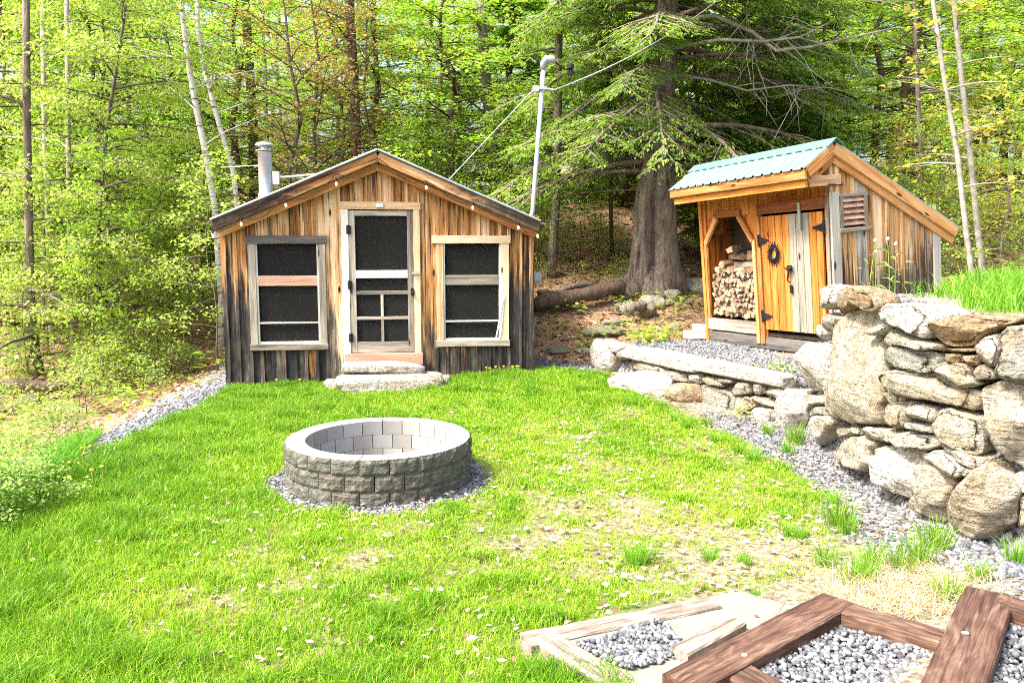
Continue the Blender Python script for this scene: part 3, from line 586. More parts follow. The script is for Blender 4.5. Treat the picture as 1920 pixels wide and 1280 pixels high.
each('muntin', M['trim_grey'], door, (((2.145, -.005, .615), (2.145, -.005, .927), .04, .022, (0, -1, 0)), {}), (((2.145, -.005, .973), (2.145, -.005, 1.28), .04, .022, (0, -1, 0)), {}))
d = MB(); d.plank((1.79, -.012, 1.565), (2.505, -.012, 1.565), .11, .03, (0, -1, 0)); d.build('push_bar', simple('brushed_push_bar', (.58, .6, .6), .45, .2, .08), door)
d = MB(); d.box((1.79, .009, .615), (2.505, .011, 2.37)); d.build('screen', M['screen'], door)
for zz in (2.18, 1.42, .68):
    d = MB(); d.box((1.675, -.045, zz-.055), (1.735, -.03, zz+.055)); d.tube([(1.70, -.045, zz-.06), (1.70, -.045, zz+.06)], .014); d.build('hinge', M['black_metal'], door)
d = MB(); d.box((2.545, -.045, 1.27), (2.585, -.022, 1.37)); d.tube([(2.55, -.06, 1.29), (2.60, -.065, 1.33)], .012); d.build('handle', M['black_metal'], door)
d = MB(); d.box((2.565, -.06, 1.565), (2.68, -.034, 1.6), 0); d.build('latch', M['trim_grey'], door)
b = MB(); b.box((2.085, -.06, 2.485), (2.185, -.038, 2.54)); b.box((2.12, -.067, 2.5), (2.15, -.061, 2.525)); b.build('porch_light', M['grey_plastic'], cabin)
b = MB(); b.plank((1.62, -.045, .375), (2.7, -.045, .375), .17, .05, (0, -1, 0), 6, .005, .001); b.build('threshold', M['trim_pink'], cabin)
# roof
b = MB(); y0, y1 = -.25, 3.85
for sgn, xe in ((-1, -.06), (1, 4.33)):
    ze = 3.215-.425*abs(xe-RC)
    V = [(RC, y0, 3.215), (xe, y0, ze), (xe, y1, ze), (RC, y1, 3.215)]; V += [(p[0], p[1], p[2]+.022) for p in V]
    b.add(V, [(0, 1, 2, 3), (4, 7, 6, 5), (0, 4, 5, 1), (1, 5, 6, 2), (2, 6, 7, 3)] if sgn < 0 else [(3, 2, 1, 0), (5, 6, 7, 4), (1, 5, 4, 0), (2, 6, 5, 1), (3, 7, 6, 2)])
roof = b.build('roof', M['roof_dark'], cabin)
def roofz(x): return 3.215-.425*abs(x-RC)
for sgn in (-1, 1):
    xe = -.06 if sgn < 0 else 4.33
    b = MB(); b.plank((RC+sgn*.0, y0-.012, 3.246), (xe+sgn*.02, y0-.012, roofz(xe)+.022), .024, .03, (0, -1, 0)); b.build('drip_edge', M['galv'], roof)
    b = MB(); b.plank((RC, -.225, 3.15), (xe+.01*sgn, -.225, roofz(xe)-.066), .125, .03, (0, -1, 0), 16, .004, .001); b.build('rake_board', M['rake_wood'], roof)
    b = MB(); b.plank((RC, -.12, 3.035), (xe-.03*sgn, -.12, roofz(xe)-.165), .11, .05, (0, -1, 0), 16, .004, .001); b.build('rake_board', M['trim_orange'], roof)
    b = MB(); b.plank((RC, -.17, 3.13), (xe-.02*sgn, -.17, roofz(xe)-.075), .02, .1, (.1, 0, 1)); b.build('soffit', M['trim_dark'], roof)
    b = MB(); b.plank((xe-sgn*.02, -.2, roofz(xe)-.07), (xe-sgn*.02, 3.8, roofz(xe)-.07), .03, .12, (0, 0, 1)); b.build('eave_board', M['trim_dark'], roof)
b = MB(); b.plank((RC-.16, 1.8, 3.185), (RC-.16, 1.8, 3.185+.001), .01, .01) if False else None
b.add([(RC-.12, y0-.02, 3.205), (RC, y0-.02, 3.262), (RC+.12, y0-.02, 3.205), (RC-.12, y1, 3.205), (RC, y1, 3.262), (RC+.12, y1, 3.205)], [(0, 1, 4, 3), (1, 2, 5, 4)]); b.build('ridge_cap', M['roof_dark'], roof)
b = MB(); b.add([(4.26, -.1, 2.30), (4.46, -.06, 2.275), (4.46, 3.85, 2.275), (4.26, 3.85, 2.36), (4.26, -.1, 2.285), (4.46, -.06, 2.262), (4.46, 3.85, 2.262), (4.26, 3.85, 2.345)], [(0, 1, 2, 3), (7, 6, 5, 4), (0, 4, 5, 1), (1, 5, 6, 2)]); b.build('eave_flashing', M['galv'], roof)
# chimney
ch = MB(); ch.lathe([(.16, 2.3), (.15, 2.62), (.115, 2.78), (.108, 2.8), (.108, 3.4), (.115, 3.405), (.115, 3.42), (.1, 3.42)], (.27, 1.8, 0)); ch = ch.build('chimney', M['galv'], cabin, True)
c = MB(); c.lathe([(.06, 3.42), (.06, 3.5), (.105, 3.5), (.145, 3.515), (.145, 3.53), (.11, 3.56), (.02, 3.575)], (.27, 1.8, 0)); c.lathe([(.14, 3.43), (.14, 3.445), (.1, 3.447)], (.27, 1.8, 0)); c.build('cap', M['galv'], ch)
c = MB(); c.box((.385, 1.74, 2.92), (.48, 1.86, 3.12)); c.tube([(.48, 1.8, 3.03), (1.6, 1.75, 3.13)], .016); c.tube([(.27, 1.8, 3.22), (-.6, 2.6, 3.25)], .006); c.build('brace', M['grey_plastic'], ch)
# service mast and meter
mx = MB(); mx.tube([(4.32, 1.0, 1.7), (4.33, 1.0, 2.2), (4.41, 1.0, 2.5), (4.565, 1.0, 4.62)], .036, 10); mast = mx.build('service_mast', M['white_pvc'], cabin, True)
c = MB(); c.tube([(4.56, 1.0, 4.6), (4.57, 1.0, 4.7), (4.61, .99, 4.755), (4.70, .97, 4.745), (4.74, .96, 4.70)], [.045, .052, .06, .055, .03], 12); c.build('weather_head', M['white_pvc'], mast, True)
c = MB(); c.box((4.49, .94, 4.30), (4.61, 1.06, 4.34)); c.box((4.40, .97, 4.28), (4.49, 1.03, 4.36)); c.tube([(4.6, 1, 4.32), (4.72, .99, 4.30)], .02); c.build('clamp', M['galv'], mast)
mt = MB(); mt.box((4.292, .7, 1.2), (4.39, .98, 1.72)); mt.tube([(4.315, .72, 1.72), (4.315, .72, 2.25)], .02); mt = mt.build('meter_box', M['grey_plastic'], cabin)
c = MB(); c.tube([(4.39, .84, 1.47), (4.44, .84, 1.47), (4.5, .84, 1.47), (4.52, .84, 1.47)], [.095, .095, .085, .06], 16); c.build('meter_dial', M['glass_dome'], mt, True)
def cabw(x, y, z):
    c_, s_ = math.cos(CYAW), math.sin(CYAW); return Vector((CAB[0]+x*c_-y*s_, CAB[1]+x*s_+y*c_, z))
# string lights: things of their own hanging on the rakes
sl = thing('string_lights', 'black string of small lit bulbs hanging along the gable edge of the cabin roof', 'string lights', CAB, CYAW)
pts = []; xsb = [-.05, .32, .91, 1.58, 2.15, 2.78, 3.41, 4.04, 4.31]
for i in range(len(xsb)-1):
    for k in range(8):
        t = k/8; x = xsb[i]+(xsb[i+1]-xsb[i])*t; pts.append((x, -.262, roofz(x)-.10-.10*math.sin(PI*t)+.03*math.sin(9*x)))
pts.append((4.31, -.262, roofz(4.31)-.12))
b = MB(); b.tube(pts, .006, 6); b.build('cable', M['wire_black'], sl)
for i, x in enumerate(xsb):
    if i == 4: continue
    z = roofz(x)-.12; b = MB(); b.lathe([(.012, 0), (.014, -.05), (.006, -.052)], (x, -.262, z), 8); b.build('socket', M['wire_black'], sl)
    b = MB(); b.lathe([(.01, -.05), (.017, -.075), (.014, -.095), (.005, -.105)], (x, -.262, z), 10); b.build('bulb', M['bulb'], sl, True)
# wires
def cable(name, label, p0, p1, sag, r, mat, n=24):
    p0, p1 = Vector(p0), Vector(p1); b = MB(); b.tube([p0.lerp(p1, t/n)-Vector((0, 0, sag*4*(t/n)*(1-t/n))) for t in range(n+1)], r, 6)
    return tag(b.build(name, M[mat]), label, 'cable')
pm = cabw(4.72, .99, 4.30); far = Vector(Yd(1420, -60, 15.5))
pc = cable('power_cable', 'grey power cable running from the mast up to the right into the trees', pm, far, .22, .009, 'wire_grey')
b = MB(); q = Vector(Yd(1070, 130, 12.6)); b.tube([pm, pm+Vector((.12, 0, -.14)), pm+Vector((.3, .1, -.12))], .01, 6); b.tube([cabw(4.74, .96, 4.70), cabw(4.9, .97, 4.6), q], .012, 6); b.build('service_drop_loop', M['wire_black'], pc)
b = MB(); b.lathe([(.02, -.09), (.055, -.085), (.055, -.03), (.03, -.02), (.03, .0), (.055, .01), (.055, .07), (.02, .08)], q, 12); b.build('insulator', M['black_metal'], pc)
cable('guy_wire', 'thin pale guy wire from the mast clamp down to the cabin roof', cabw(4.42, 1, 4.31), cabw(3.02, .9, roofz(3.02)+.0), .0, .008, 'wire_grey', 8)
# ------------------------------------------------------------------ rocks
def icos(n=3):
    import bmesh
    bm = bmesh.new(); bmesh.ops.create_icosphere(bm, subdivisions=n, radius=1); V = np.array([v.co[:] for v in bm.verts]); Fc = np.array([[v.index for v in f.verts] for f in bm.faces]); bm.free(); return V, Fc
_I3 = icos(4)
def rockmesh(name, size, seed, p=3.0, rough=.16, rnd=.3, cuts=5, rz=0.0, tilt=(0, 0)):
    r = np.random.default_rng(seed); V, Fc = _I3; V = V.copy()
    k = (np.abs(V)**p).sum(1)**(1/p); V = V/k[:, None]
    for _ in range(cuts):
        n_ = unit(r.normal(size=3)); dd = r.uniform(.72, .95); q = V@n_; V = V-np.maximum(0, q-dd)[:, None]*n_[None]*.85
    o = r.uniform(0, 50, 3); V = V*(1+rough*(fbm(V*1.3+o, 3)*1.6)[:, None]+rough*.35*(fbm(V*5+o, 3))[:, None])
    V = V*np.asarray(size)/2
    R = np.array((Matrix.Rotation(rz, 3, 'Z') @ Matrix.Rotation(tilt[0], 3, 'X') @ Matrix.Rotation(tilt[1], 3, 'Y')))
    return npmesh(name, V@R.T, Fc, np.full(len(V), rnd), V+o)
def rock(name, c, size, seed, label=None, cat=None, parent=None, mat='rock', group=None, ploc=None, **kw):
    o = link(name, rockmesh(name, size, seed, **kw), M[mat], parent, True); o.location = Vector(c)-(Vector(ploc) if ploc is not None else Vector((0, 0, 0)))
    return tag(o, label, cat, group)
class Surf:
    """vertical face over a plan polyline; stones are laid out along it"""
    def __init__(s, pl): s.p = [np.array(q) for q in pl]; s.l = np.r_[0, np.cumsum([np.hypot(*(b-a)) for a, b in zip(s.p, s.p[1:])])]
    def hit(s, u, v):
        d = ray(u, v); best = None
        for i in range(len(s.p)-1):
            a, e = s.p[i], s.p[i+1]-s.p[i]; m = np.array([[d[0], -e[0]], [d[1], -e[1]]])
            t, k = np.linalg.solve(m, a)
            lo = -9 if i == 0 else 0; hi = 9 if i == len(s.p)-2 else 1
            if t > 0 and lo <= k <= hi and (best is None or t < best[0]): best = (t, s.l[i]+k*np.hypot(*e), CZ+d[2]*t)
        return best[1], best[2]
    def at(s, q, off):
        q = np.asarray(q); i = np.clip(np.searchsorted(s.l, q)-1, 0, len(s.p)-2); P = np.array(s.p)
        e = P[i+1]-P[i]; L = np.hypot(e[..., 0], e[..., 1]); k = (q-s.l[i])/L
        # blended normal
        en = np.diff(P, axis=0); nn = np.stack([en[:, 1], -en[:, 0]], -1); nn /= np.linalg.norm(nn, axis=1, keepdims=True)
        vn_ = np.vstack([nn[:1], (nn[1:]+nn[:-1])/2, nn[-1:]]); kk = np.clip(k, 0, 1)[..., None]
        n_ = vn_[i]*(1-kk)+vn_[i+1]*kk; n_ /= np.linalg.norm(n_, axis=-1, keepdims=True)
        return P[i]+e*k[..., None]+n_*np.asarray(off)[..., None]
def smooth_poly(pts, n=60, rnd_=.5):
    P = np.array(pts, float)
    for k_ in (.1, .2):
        Q = np.roll(P, -1, 0); P = np.stack([P*(1-k_)+Q*k_, P*k_+Q*(1-k_)], 1).reshape(-1, 2)
    L = np.r_[0, np.cumsum(np.linalg.norm(np.roll(P, -1, 0)-P, axis=1))]; PP = np.vstack([P, P[:1]]); t = np.linspace(0, L[-1], n, endpoint=False)
    return np.stack([np.interp(t, L, PP[:, 0]), np.interp(t, L, PP[:, 1])], -1)
def wall_stone(surf, poly, parent, ploc, depth=.34, bulge=.055, rnd=None, seed=0, shrink=.985, p=3.2, rough=1.0, off0=-.02, label=None):
    r = np.random.default_rng(seed)
    sz = np.array([surf.hit(u, v) for u, v in poly]); sz = smooth_poly(sz)
    c = sz.mean(0); n = len(sz); w_ = np.ptp(sz[:, 0]); h_ = np.ptp(sz[:, 1]); sc = min(w_, h_)
    bulge = .8*min(bulge, .22*sc+.01)+.02; edge = min(.3, .07/max(sc, .05)+.06)
    prof = [(.0, bulge), (.2, bulge), (.4, bulge*1.0), (.55, bulge), (.7, bulge*.97), (.82, bulge*.9), (1-edge*.7, bulge*.75), (1-edge*.3, bulge*.45), (1-edge*.08, bulge*.1), (1, -.03), (1.0, -.09), (.97, -.18), (.88, -depth*.8), (.6, -depth), (0, -depth-.01)]
    S = []; O = []
    for k, (q, o) in enumerate(prof): S.append(c+(sz-c)*q*shrink); O.append(np.full(n, o))
    S = np.array(S); O = np.array(O); fr = r.uniform(0, 60, 3); amp = rough*min(.075, .03+.1*sc)
    ds, dz_ = S[..., 0]-c[0], S[..., 1]-c[1]
    for _ in range(5):
        an = r.uniform(0, 2*PI); g_ = r.uniform(.35, 1.3); dd = (np.cos(an)*ds/max(w_, .05)+np.sin(an)*dz_/max(h_, .05))*2
        O = np.where(O > -.03, np.maximum(-.03, np.minimum(O, bulge*(1.0-g_*(dd-r.uniform(.1, .5))*1.6))), O)
    tl = r.normal(0, .12, 2); O = O+np.clip(((S[..., 0]-c[0])*tl[0]+(S[..., 1]-c[1])*tl[1]), -.05, .05)
    XY = surf.at(S[..., 0].ravel(), O.ravel()+off0); V = np.column_stack([XY, S[..., 1].ravel()])
    d = np.stack([fbm(V*2.6+fr+k*9, 3) for k in range(3)], -1)*amp*.9+np.stack([fbm(V*np.array([8, 8, 13])+fr+k*9, 4) for k in range(3)], -1)*amp*.85
    V = V+d
    m = len(prof); ii = np.arange(m*n).reshape(m, n); A = ii[:-1]; B = ii[1:]
    Fc = np.stack([A, np.roll(A, -1, 1), np.roll(B, -1, 1), B], -1).reshape(-1, 4)
    me = npmesh('stone', V-np.array(ploc), Fc, np.full(len(V), rng.random() if rnd is None else rnd), V+fr)
    o = link('stone', me, M['rock'], parent, False); tag(o, label); return o
US = Surf(UW); LS = Surf(LWL)
def cv(l, ox, oy, s): return [(ox+x/s, oy+y/s) for x, y in l]
Z7 = lambda l: cv(l, 1420, 500, 2.462)
Z6 = lambda l: cv(l, 1100, 610, 4.571)
uloc = (2.9, 6.6, 0)
uw = thing('stone_wall', 'tall dry stone retaining wall of big tan boulders at the right', 'stone wall', uloc)
US_ST = [ # outline, colour (0 white .. .3 tan .. .7 brown .. 1 grey), bulge
 ([(380,180),(440,150),(490,180),(520,330),(545,480),(585,570),(555,640),(550,730),(470,730),(380,715),(330,670),(290,620),(290,450),(310,300)], .36, .12, 'huge upright ochre slab'),
 ([(285,85),(340,85),(335,180),(300,200),(280,170)], .02, .06, None),
 ([(335,115),(400,88),(490,97),(535,125),(545,195),(495,215),(440,168),(378,200),(332,235)], .66, .06, None),
 ([(275,210),(345,230),(330,290),(305,310),(280,260)], .2, .05, None), ([(255,275),(280,260),(305,310),(290,345),(255,330)], .05, .06, None),
 ([(215,590),(285,585),(290,635),(225,635)], .3, .05, None), ([(215,640),(300,650),(330,685),(225,685)], .95, .04, None),
 ([(220,690),(320,690),(345,720),(300,800),(260,830),(200,790),(200,740)], .15, .08, None), ([(345,740),(395,725),(400,770),(370,785)], .5, .04, None), ([(395,735),(465,740),(455,770),(405,775)], .55, .03, None),
 ([(500,205),(560,165),(700,175),(800,220),(790,270),(760,325),(680,300),(560,260)], .08, .1, None),
 ([(765,275),(830,245),(960,220),(1110,235),(1190,250),(1090,290),(1000,330),(960,370),(880,370),(800,330)], .7, .1, 'flat oval brown layered stone'),
 ([(490,300),(550,260),(570,275),(520,325)], .12, .04, None), ([(515,350),(570,280),(700,330),(840,370),(830,395),(700,370),(600,345),(540,395)], .45, .05, None),
 ([(530,430),(590,350),(700,370),(820,400),(830,440),(790,490),(650,470),(540,455)], .88, .07, None), ([(845,380),(985,378),(985,398),(850,398)], .8, .03, None),
 ([(825,400),(925,405),(920,445),(825,430)], .72, .04, None), ([(930,410),(980,405),(988,450),(930,455)], .62, .05, None),
 ([(990,370),(1030,320),(1080,315),(1120,380),(1095,470),(1040,470),(990,430)], .1, .1, None),
 ([(1100,300),(1140,275),(1240,265),(1330,280),(1330,540),(1231,540),(1100,520),(1085,470),(1130,370)], .86, .1, None),
 ([(790,470),(830,435),(960,460),(960,510),(1010,540),(920,558),(850,520)], .4, .06, None), ([(960,490),(1010,450),(1080,490),(1080,525),(1000,530),(955,520)], .82, .05, None),
 ([(560,490),(620,475),(780,490),(850,530),(900,560),(1000,580),(985,670),(900,660),(760,620),(640,590),(580,550)], .38, .07, None),
 ([(565,590),(605,568),(650,605),(640,640),(565,640)], .25, .05, None), ([(550,670),(600,625),(690,620),(680,660),(670,750),(560,735)], .4, .07, None),
 ([(660,655),(720,635),(785,660),(785,725),(680,700)], .32, .06, None), ([(670,715),(780,730),(805,780),(680,755)], .9, .04, None),
 ([(790,660),(850,650),(1000,690),(1025,790),(1000,865),(920,860),(830,810),(790,740)], .48, .09, None),
 ([(1010,580),(1060,540),(1231,540),(1340,560),(1340,900),(1231,955),(1150,900),(1080,830),(1030,740),(1010,650)], .42, .13, 'big round tan boulder at the wall end'),
 ([(475,735),(560,745),(690,765),(815,790),(800,830),(740,850),(600,810),(480,790)], .22, .06, None),
 ([(315,840),(400,790),(480,770),(520,800),(500,870),(520,900),(480,960),(390,920),(330,890)], .34, .09, None), ([(500,850),(560,820),(620,825),(580,860),(520,885)], .3, .05, None),
 ([(520,900),(610,830),(690,850),(725,900),(700,1000),(690,1100),(620,1060),(530,980)], .06, .11, None), ([(725,900),(760,900),(860,970),(872,990),(850,1160),(800,1190),(690,1100),(710,990)], .44, .07, None),
 ([(720,870),(770,845),(870,870),(950,930),(935,980),(850,960),(760,910)], .1, .07, None), ([(810,820),(850,810),(930,850),(1020,890),(1025,940),(990,945),(900,890)], .28, .04, None),
 ([(1020,900),(1055,900),(1055,930),(1025,940)], .5, .03, None), ([(950,930),(985,945),(975,990),(940,985)], .9, .03, None),
 ([(850,1200),(880,1110),(950,990),(1050,900),(1160,960),(1200,1020),(1190,1200),(1050,1270),(900,1260)], .4, .14, None),
 ([(1160,960),(1231,955),(1310,960),(1300,1060),(1200,1045)], .05, .07, None), ([(1200,1065),(1231,1055),(1330,1060),(1330,1230),(1190,1210)], .4, .09, None)]
for i, (pl, c, bg, lb) in enumerate(US_ST): wall_stone(US, Z7(pl), uw, uloc, depth=.42 if bg > .06 else .28, bulge=bg, rnd=c, seed=100+i, off0=-.05, label=lb)
lloc = (2.1, 10.15, 0)
lw = thing('stone_wall', 'low dry stone wall with long flat capstones below the woodshed gravel', 'stone wall', lloc)
LS_ST = [([(115,250),(130,190),(160,160),(235,230),(240,300),(170,300)], .1, .1), ([(60,250),(110,190),(150,270),(175,300),(165,380),(80,390)], .3, .1), ([(230,215),(340,215),(370,235),(330,270),(250,305),(235,250)], .35, .05),
 ([(320,290),(380,285),(660,375),(670,430),(560,430),(320,370)], .5, .05), ([(670,385),(760,400),(835,430),(840,495),(760,490),(680,440)], .48, .06), ([(840,430),(950,420),(970,470),(950,505),(850,495)], .5, .06),
 ([(950,460),(1010,440),(1150,510),(1130,535),(1000,520)], .4, .05), ([(1020,445),(1200,465),(1235,495),(1180,505),(1060,480)], .32, .04), ([(1195,540),(1260,485),(1370,490),(1385,590),(1250,605),(1200,580)], .5, .09),
 ([(1380,490),(1480,500),(1500,590),(1400,600)], .55, .05), ([(1510,515),(1690,545),(1650,640),(1510,600)], .38, .05), ([(770,510),(950,510),(1190,570),(1250,610),(1250,800),(1150,770),(980,700),(900,640)], .86, .1),
 ([(1250,620),(1370,605),(1420,690),(1350,770),(1340,810),(1255,800)], .4, .07), ([(1375,610),(1600,650),(1610,720),(1480,690),(1380,660)], .33, .05), ([(1350,800),(1400,710),(1590,720),(1600,790),(1560,840),(1400,860)], .05, .12),
 ([(500,500),(650,500),(760,520),(880,640),(800,640),(560,560)], .5, .06)]
for i, (pl, c, bg) in enumerate(LS_ST): wall_stone(LS, Z6(pl), lw, lloc, depth=.34, bulge=bg, rnd=c, seed=300+i, off0=-.06)
wall_stone(LS, Z7([(80,610),(130,560),(200,570),(215,640),(210,700),(200,740),(150,800),(100,760),(70,700)]), lw, lloc, depth=.5, bulge=.16, rnd=.06, seed=351, off0=-.02, label='large white boulder at the corner')
wall_stone(US, Z7([(165,400),(230,345),(300,345),(297,480),(300,570),(240,580),(160,520)]), uw, uloc, depth=.5, bulge=.14, rnd=.0, seed=352, off0=-.05, label='white boulder at the corner')
def slab(name, a, b_, wd, th, seed, rnd, parent, ploc, inward, label=None):
    a, b_ = Vector(a), Vector(b_); d = (b_-a); L = d.length; c = (a+b_)/2+Vector(inward).normalized()*wd*.5
    o = link(name, rockmesh(name, (L, wd, th), seed, p=9, rough=.09, rnd=rnd, cuts=2, rz=math.atan2(d.y, d.x), tilt=(0, -math.asin(d.z/L))), M['rock'], parent, True); o.location = c-Vector(ploc); return tag(o, label)
slab('capstone', (1.47, 11.30, .49), (2.27, 9.83, .46), .3, .19, 401, .04, lw, lloc, (.9, .45, 0))
slab('capstone', (2.22, 9.87, .475), (2.93, 8.60, .46), .28, .18, 402, .08, lw, lloc, (.9, .45, 0))
rock('stone', (1.42, 11.72, .36), (.42, .62, .5), 403, parent=lw, ploc=lloc, rnd=.04, rz=.3)
rock('stone', (1.62, 11.42, .5), (.38, .6, .14), 404, parent=lw, ploc=lloc, rnd=.06, rz=.5, p=5)
rock('boulder', Vector(G(1205, 728, .12))+Vector((0, .05, 0)), (.85, .5, .42), 410, 'long white boulder in the grass in front of the low stone wall', 'boulder', rnd=.05, rz=-.5, p=3.5, rough=.2)
rock('boulder', Vector(G(1290, 742, .12))+Vector((.0, .1, -.02)), (.5, .4, .3), 413, 'brown mossy boulder between the long white boulder and the low wall', 'boulder', rnd=.72, rz=-.5)
rock('flat_stone', G(1133, 746, .02), (.5, .34, .1), 411, 'flat pale stone sunk in the lawn left of the long white boulder', 'stone', rnd=.12, rz=-.4, p=4)
# doorstep stones
S1 = cabw(2.17, -.24, .27); rock('step_stone', S1, (1.14, .44, .16), 420, 'upper pale stone slab step under the cabin door', 'step', rnd=.1, rz=CYAW, p=10, rough=.1, cuts=2)
S2 = cabw(2.25, -.52, .085); rock('step_stone', S2, (1.46, .66, .27), 421, 'lower wide stone slab step standing on the grass', 'step', rnd=.13, rz=CYAW+.03, p=8, rough=.13, cuts=3)
rock('shim_stone', cabw(2.25, -.26, .19), (1.0, .4, .05), 422, 'thin tan stone wedged between the two doorstep slabs', 'stone', rnd=.4, rz=CYAW, p=6)
rock('side_stone', cabw(1.5, -.4, .05), (.28, .3, .22), 423, 'small round grey stone at the left end of the doorstep', 'stone', rnd=.85, rz=.5)
rock('side_stone', cabw(2.98, -.35, .1), (.22, .3, .16), 424, 'small pale stone at the right end of the doorstep', 'stone', rnd=.2)
rock('flat_stone', cabw(2.25, -.98, .0), (.66, .22, .07), 425, 'dark flat stone in the grass below the doorstep', 'stone', rnd=1.0, rz=CYAW, p=6)
# ------------------------------------------------------------------ fire pit
PZ = h1(*PITC)
pit = thing('fire_pit', 'round fire pit of grey split-face concrete blocks on the lawn', 'fire pit', (PITC[0], PITC[1], PZ))
NB, RO, RI, CH = 21, .775, .605, .128
def block(seed, rn):
    r = np.random.default_rng(seed); da = 2*PI/NB*.5-.005; na, nz = 9, 6; V = []; Fo = []; Fi = []
    o = r.uniform(0, 40, 3)
    A = np.linspace(-da, da, na); Zs = np.linspace(.0015, CH-.0015, nz)
    for z in Zs:
        for a in A:
            e = min(1, min((z-.001)/.02, (CH-.001-z)/.02, (da-abs(a))*RO/.02)); rr = RO-.016+.016*max(0, e)**.5
            p_ = np.array([rr*math.cos(a), rr*math.sin(a), z]); rr += float(fbm(p_*14+o, 4))*.045*max(.15, e); V.append((rr*math.cos(a), rr*math.sin(a), z))
    for i in range(nz-1):
        for j in range(na-1): q = i*na+j; Fo.append((q, q+1, q+na+1, q+na))
    n0 = len(V)
    for z in (Zs[0], Zs[-1]):
        for a in A*.995: V.append((RI*math.cos(a), RI*math.sin(a), z))
    for j in range(na-1):
        Fi.append((n0+j+1, n0+j, n0+na+j, n0+na+j+1)); Fi.append(((nz-1)*na+j, (nz-1)*na+j+1, n0+na+j+1, n0+na+j)); Fi.append((j+1, j, n0+j, n0+j+1))
    Fi.append((n0, 0)+tuple(i*na for i in range(1, nz))+(n0+na,)); e_ = na-1; Fi.append((n0+2*na-1,)+tuple(i*na+e_ for i in range(nz-1, -1, -1))+(n0+na-1,))
    me = bpy.data.meshes.new('block'); me.from_pydata(V, [], Fo+Fi); me.update(); me.materials.append(M['block']); me.materials.append(M['block_smooth'])
    me.polygons.foreach_set('material_index', np.r_[np.zeros(len(Fo), np.int32), np.ones(len(Fi), np.int32)])
    a_ = me.attributes.new('rnd', 'FLOAT', 'POINT'); a_.data.foreach_set('value', np.full(len(V), rn, np.float32))
    a_ = me.attributes.new('gc', 'FLOAT_VECTOR', 'POINT'); a_.data.foreach_set('vector', (np.array(V)+o).astype(np.float32).ravel()); return me
bms = [block(500+i, (.1, .3, .55, .75, .2, .9, .45, .35, .15, .6)[i]) for i in range(10)]
for c_ in range(3):
    for k in range(NB):
        o = bpy.data.objects.new('block', random.choice(bms)); col.objects.link(o); o.parent = pit; o.location = (0, 0, -.02+c_*CH)
        o.rotation_euler = (0, 0, 2*PI*(k+.5*(c_ % 2)+.13)/NB)
b = MB(); b.lathe([(.62, -.06), (.62, -.005)], (0, 0, 0), 32); b.build('ash_bed', simple('grey_ash', (.3, .29, .28), .95, 0, .3, 20, .5), pit)
# ------------------------------------------------------------------ timber steps and beds
def edge_beam(name, a, b_, wd, th, side, label, mat, seg=14, jit=.0022, top=True, ext=(0, 0)):
    a, b_ = Vector(a), Vector(b_); d = (b_-a).normalized(); a = a-d*ext[0]; b_ = b_+d*ext[1]; nrm = Vector((d.y, -d.x, 0)).normalized()*side
    off = nrm*wd/2-Vector((0, 0, th/2)); o = (a+b_)/2+off
    m = MB(); m.plank(a+off-o, b_+off-o, wd, th, (0, 0, 1), seg, .008, jit, .35); ob = m.build(name, M[mat]); ob.location = o
    return tag(ob, label, 'timber')
edge_beam('timber', G(975, 1184, .13), G(1325, 1117, .13), .135, .14, 1, 'bleached pale timber edging the sandy step on its lawn side', 'timber_pale')
edge_beam('timber', G(1000, 1199, .13), G(1165, 1300, .13), .135, .14, -1, 'bleached pale timber at the left end of the sandy step', 'timber_pale')
edge_beam('timber', G(1242, 1259, .3), G(1541, 1109, .3), .17, .17, 1, 'red-brown timber running between the sandy step and the gravel step', 'timber', 18)
edge_beam('timber', G(1290, 1226, .165), G(1400, 1166, .165), .1, .1, -1, 'short greyed timber lying along the sandy side of the long red-brown timber', 'timber_pale', 8)
edge_beam('timber', G(1598, 1129, .3), G(1800, 1187, .3), .14, .16, 1, 'faded red timber along the back of the gravel step under the straw bank', 'timber')
edge_beam('timber', G(1358, 1262, .285), G(1440, 1310, .285), .15, .16, -1, 'brown timber closing the near end of the gravel step', 'timber')
edge_beam('timber', G(1809, 1096, .5), G(1700, 1330, .5), .185, .19, -1, 'dark red-brown timber with a long crack on the uppermost step', 'timber', 18)
edge_beam('timber', G(1884, 1110, .5), G(2050, 1165, .5), .14, .17, 1, 'orange-brown timber at the right edge behind the uppermost gravel', 'timber')
def sheet(name, px, z, mat, label=None, kind='structure', n=14, amp=.012):
    P = [G(u, v, z) for u, v in px]; poly = [(p[0], p[1]) for p in P]; lo = np.min(poly, 0); hi = np.max(poly, 0)
    xg = np.linspace(lo[0], hi[0], 60); yg = np.linspace(lo[1], hi[1], 60); X, Y = np.meshgrid(xg, yg); sdv = sdist(poly, X, Y)
    Z = z+amp*fb2(X, Y, 5)-ss(0, -.06, sdv)*.12; ix = np.arange(3600).reshape(60, 60); q = np.stack([ix[:-1, :-1], ix[:-1, 1:], ix[1:, 1:], ix[1:, :-1]], -1).reshape(-1, 4)
    keep = (sdv.ravel()[q] > -.05).all(1); return tag(link(name, npmesh(name, np.stack([X, Y, Z], -1).reshape(-1, 3), q[keep]), M[mat], None, True), label, None, None, kind), poly
sheet('sand', [(1050, 1190), (1310, 1122), (1392, 1106), (1470, 1128), (1450, 1160), (1260, 1260), (1240, 1330), (1170, 1310)], .118, 'sand')
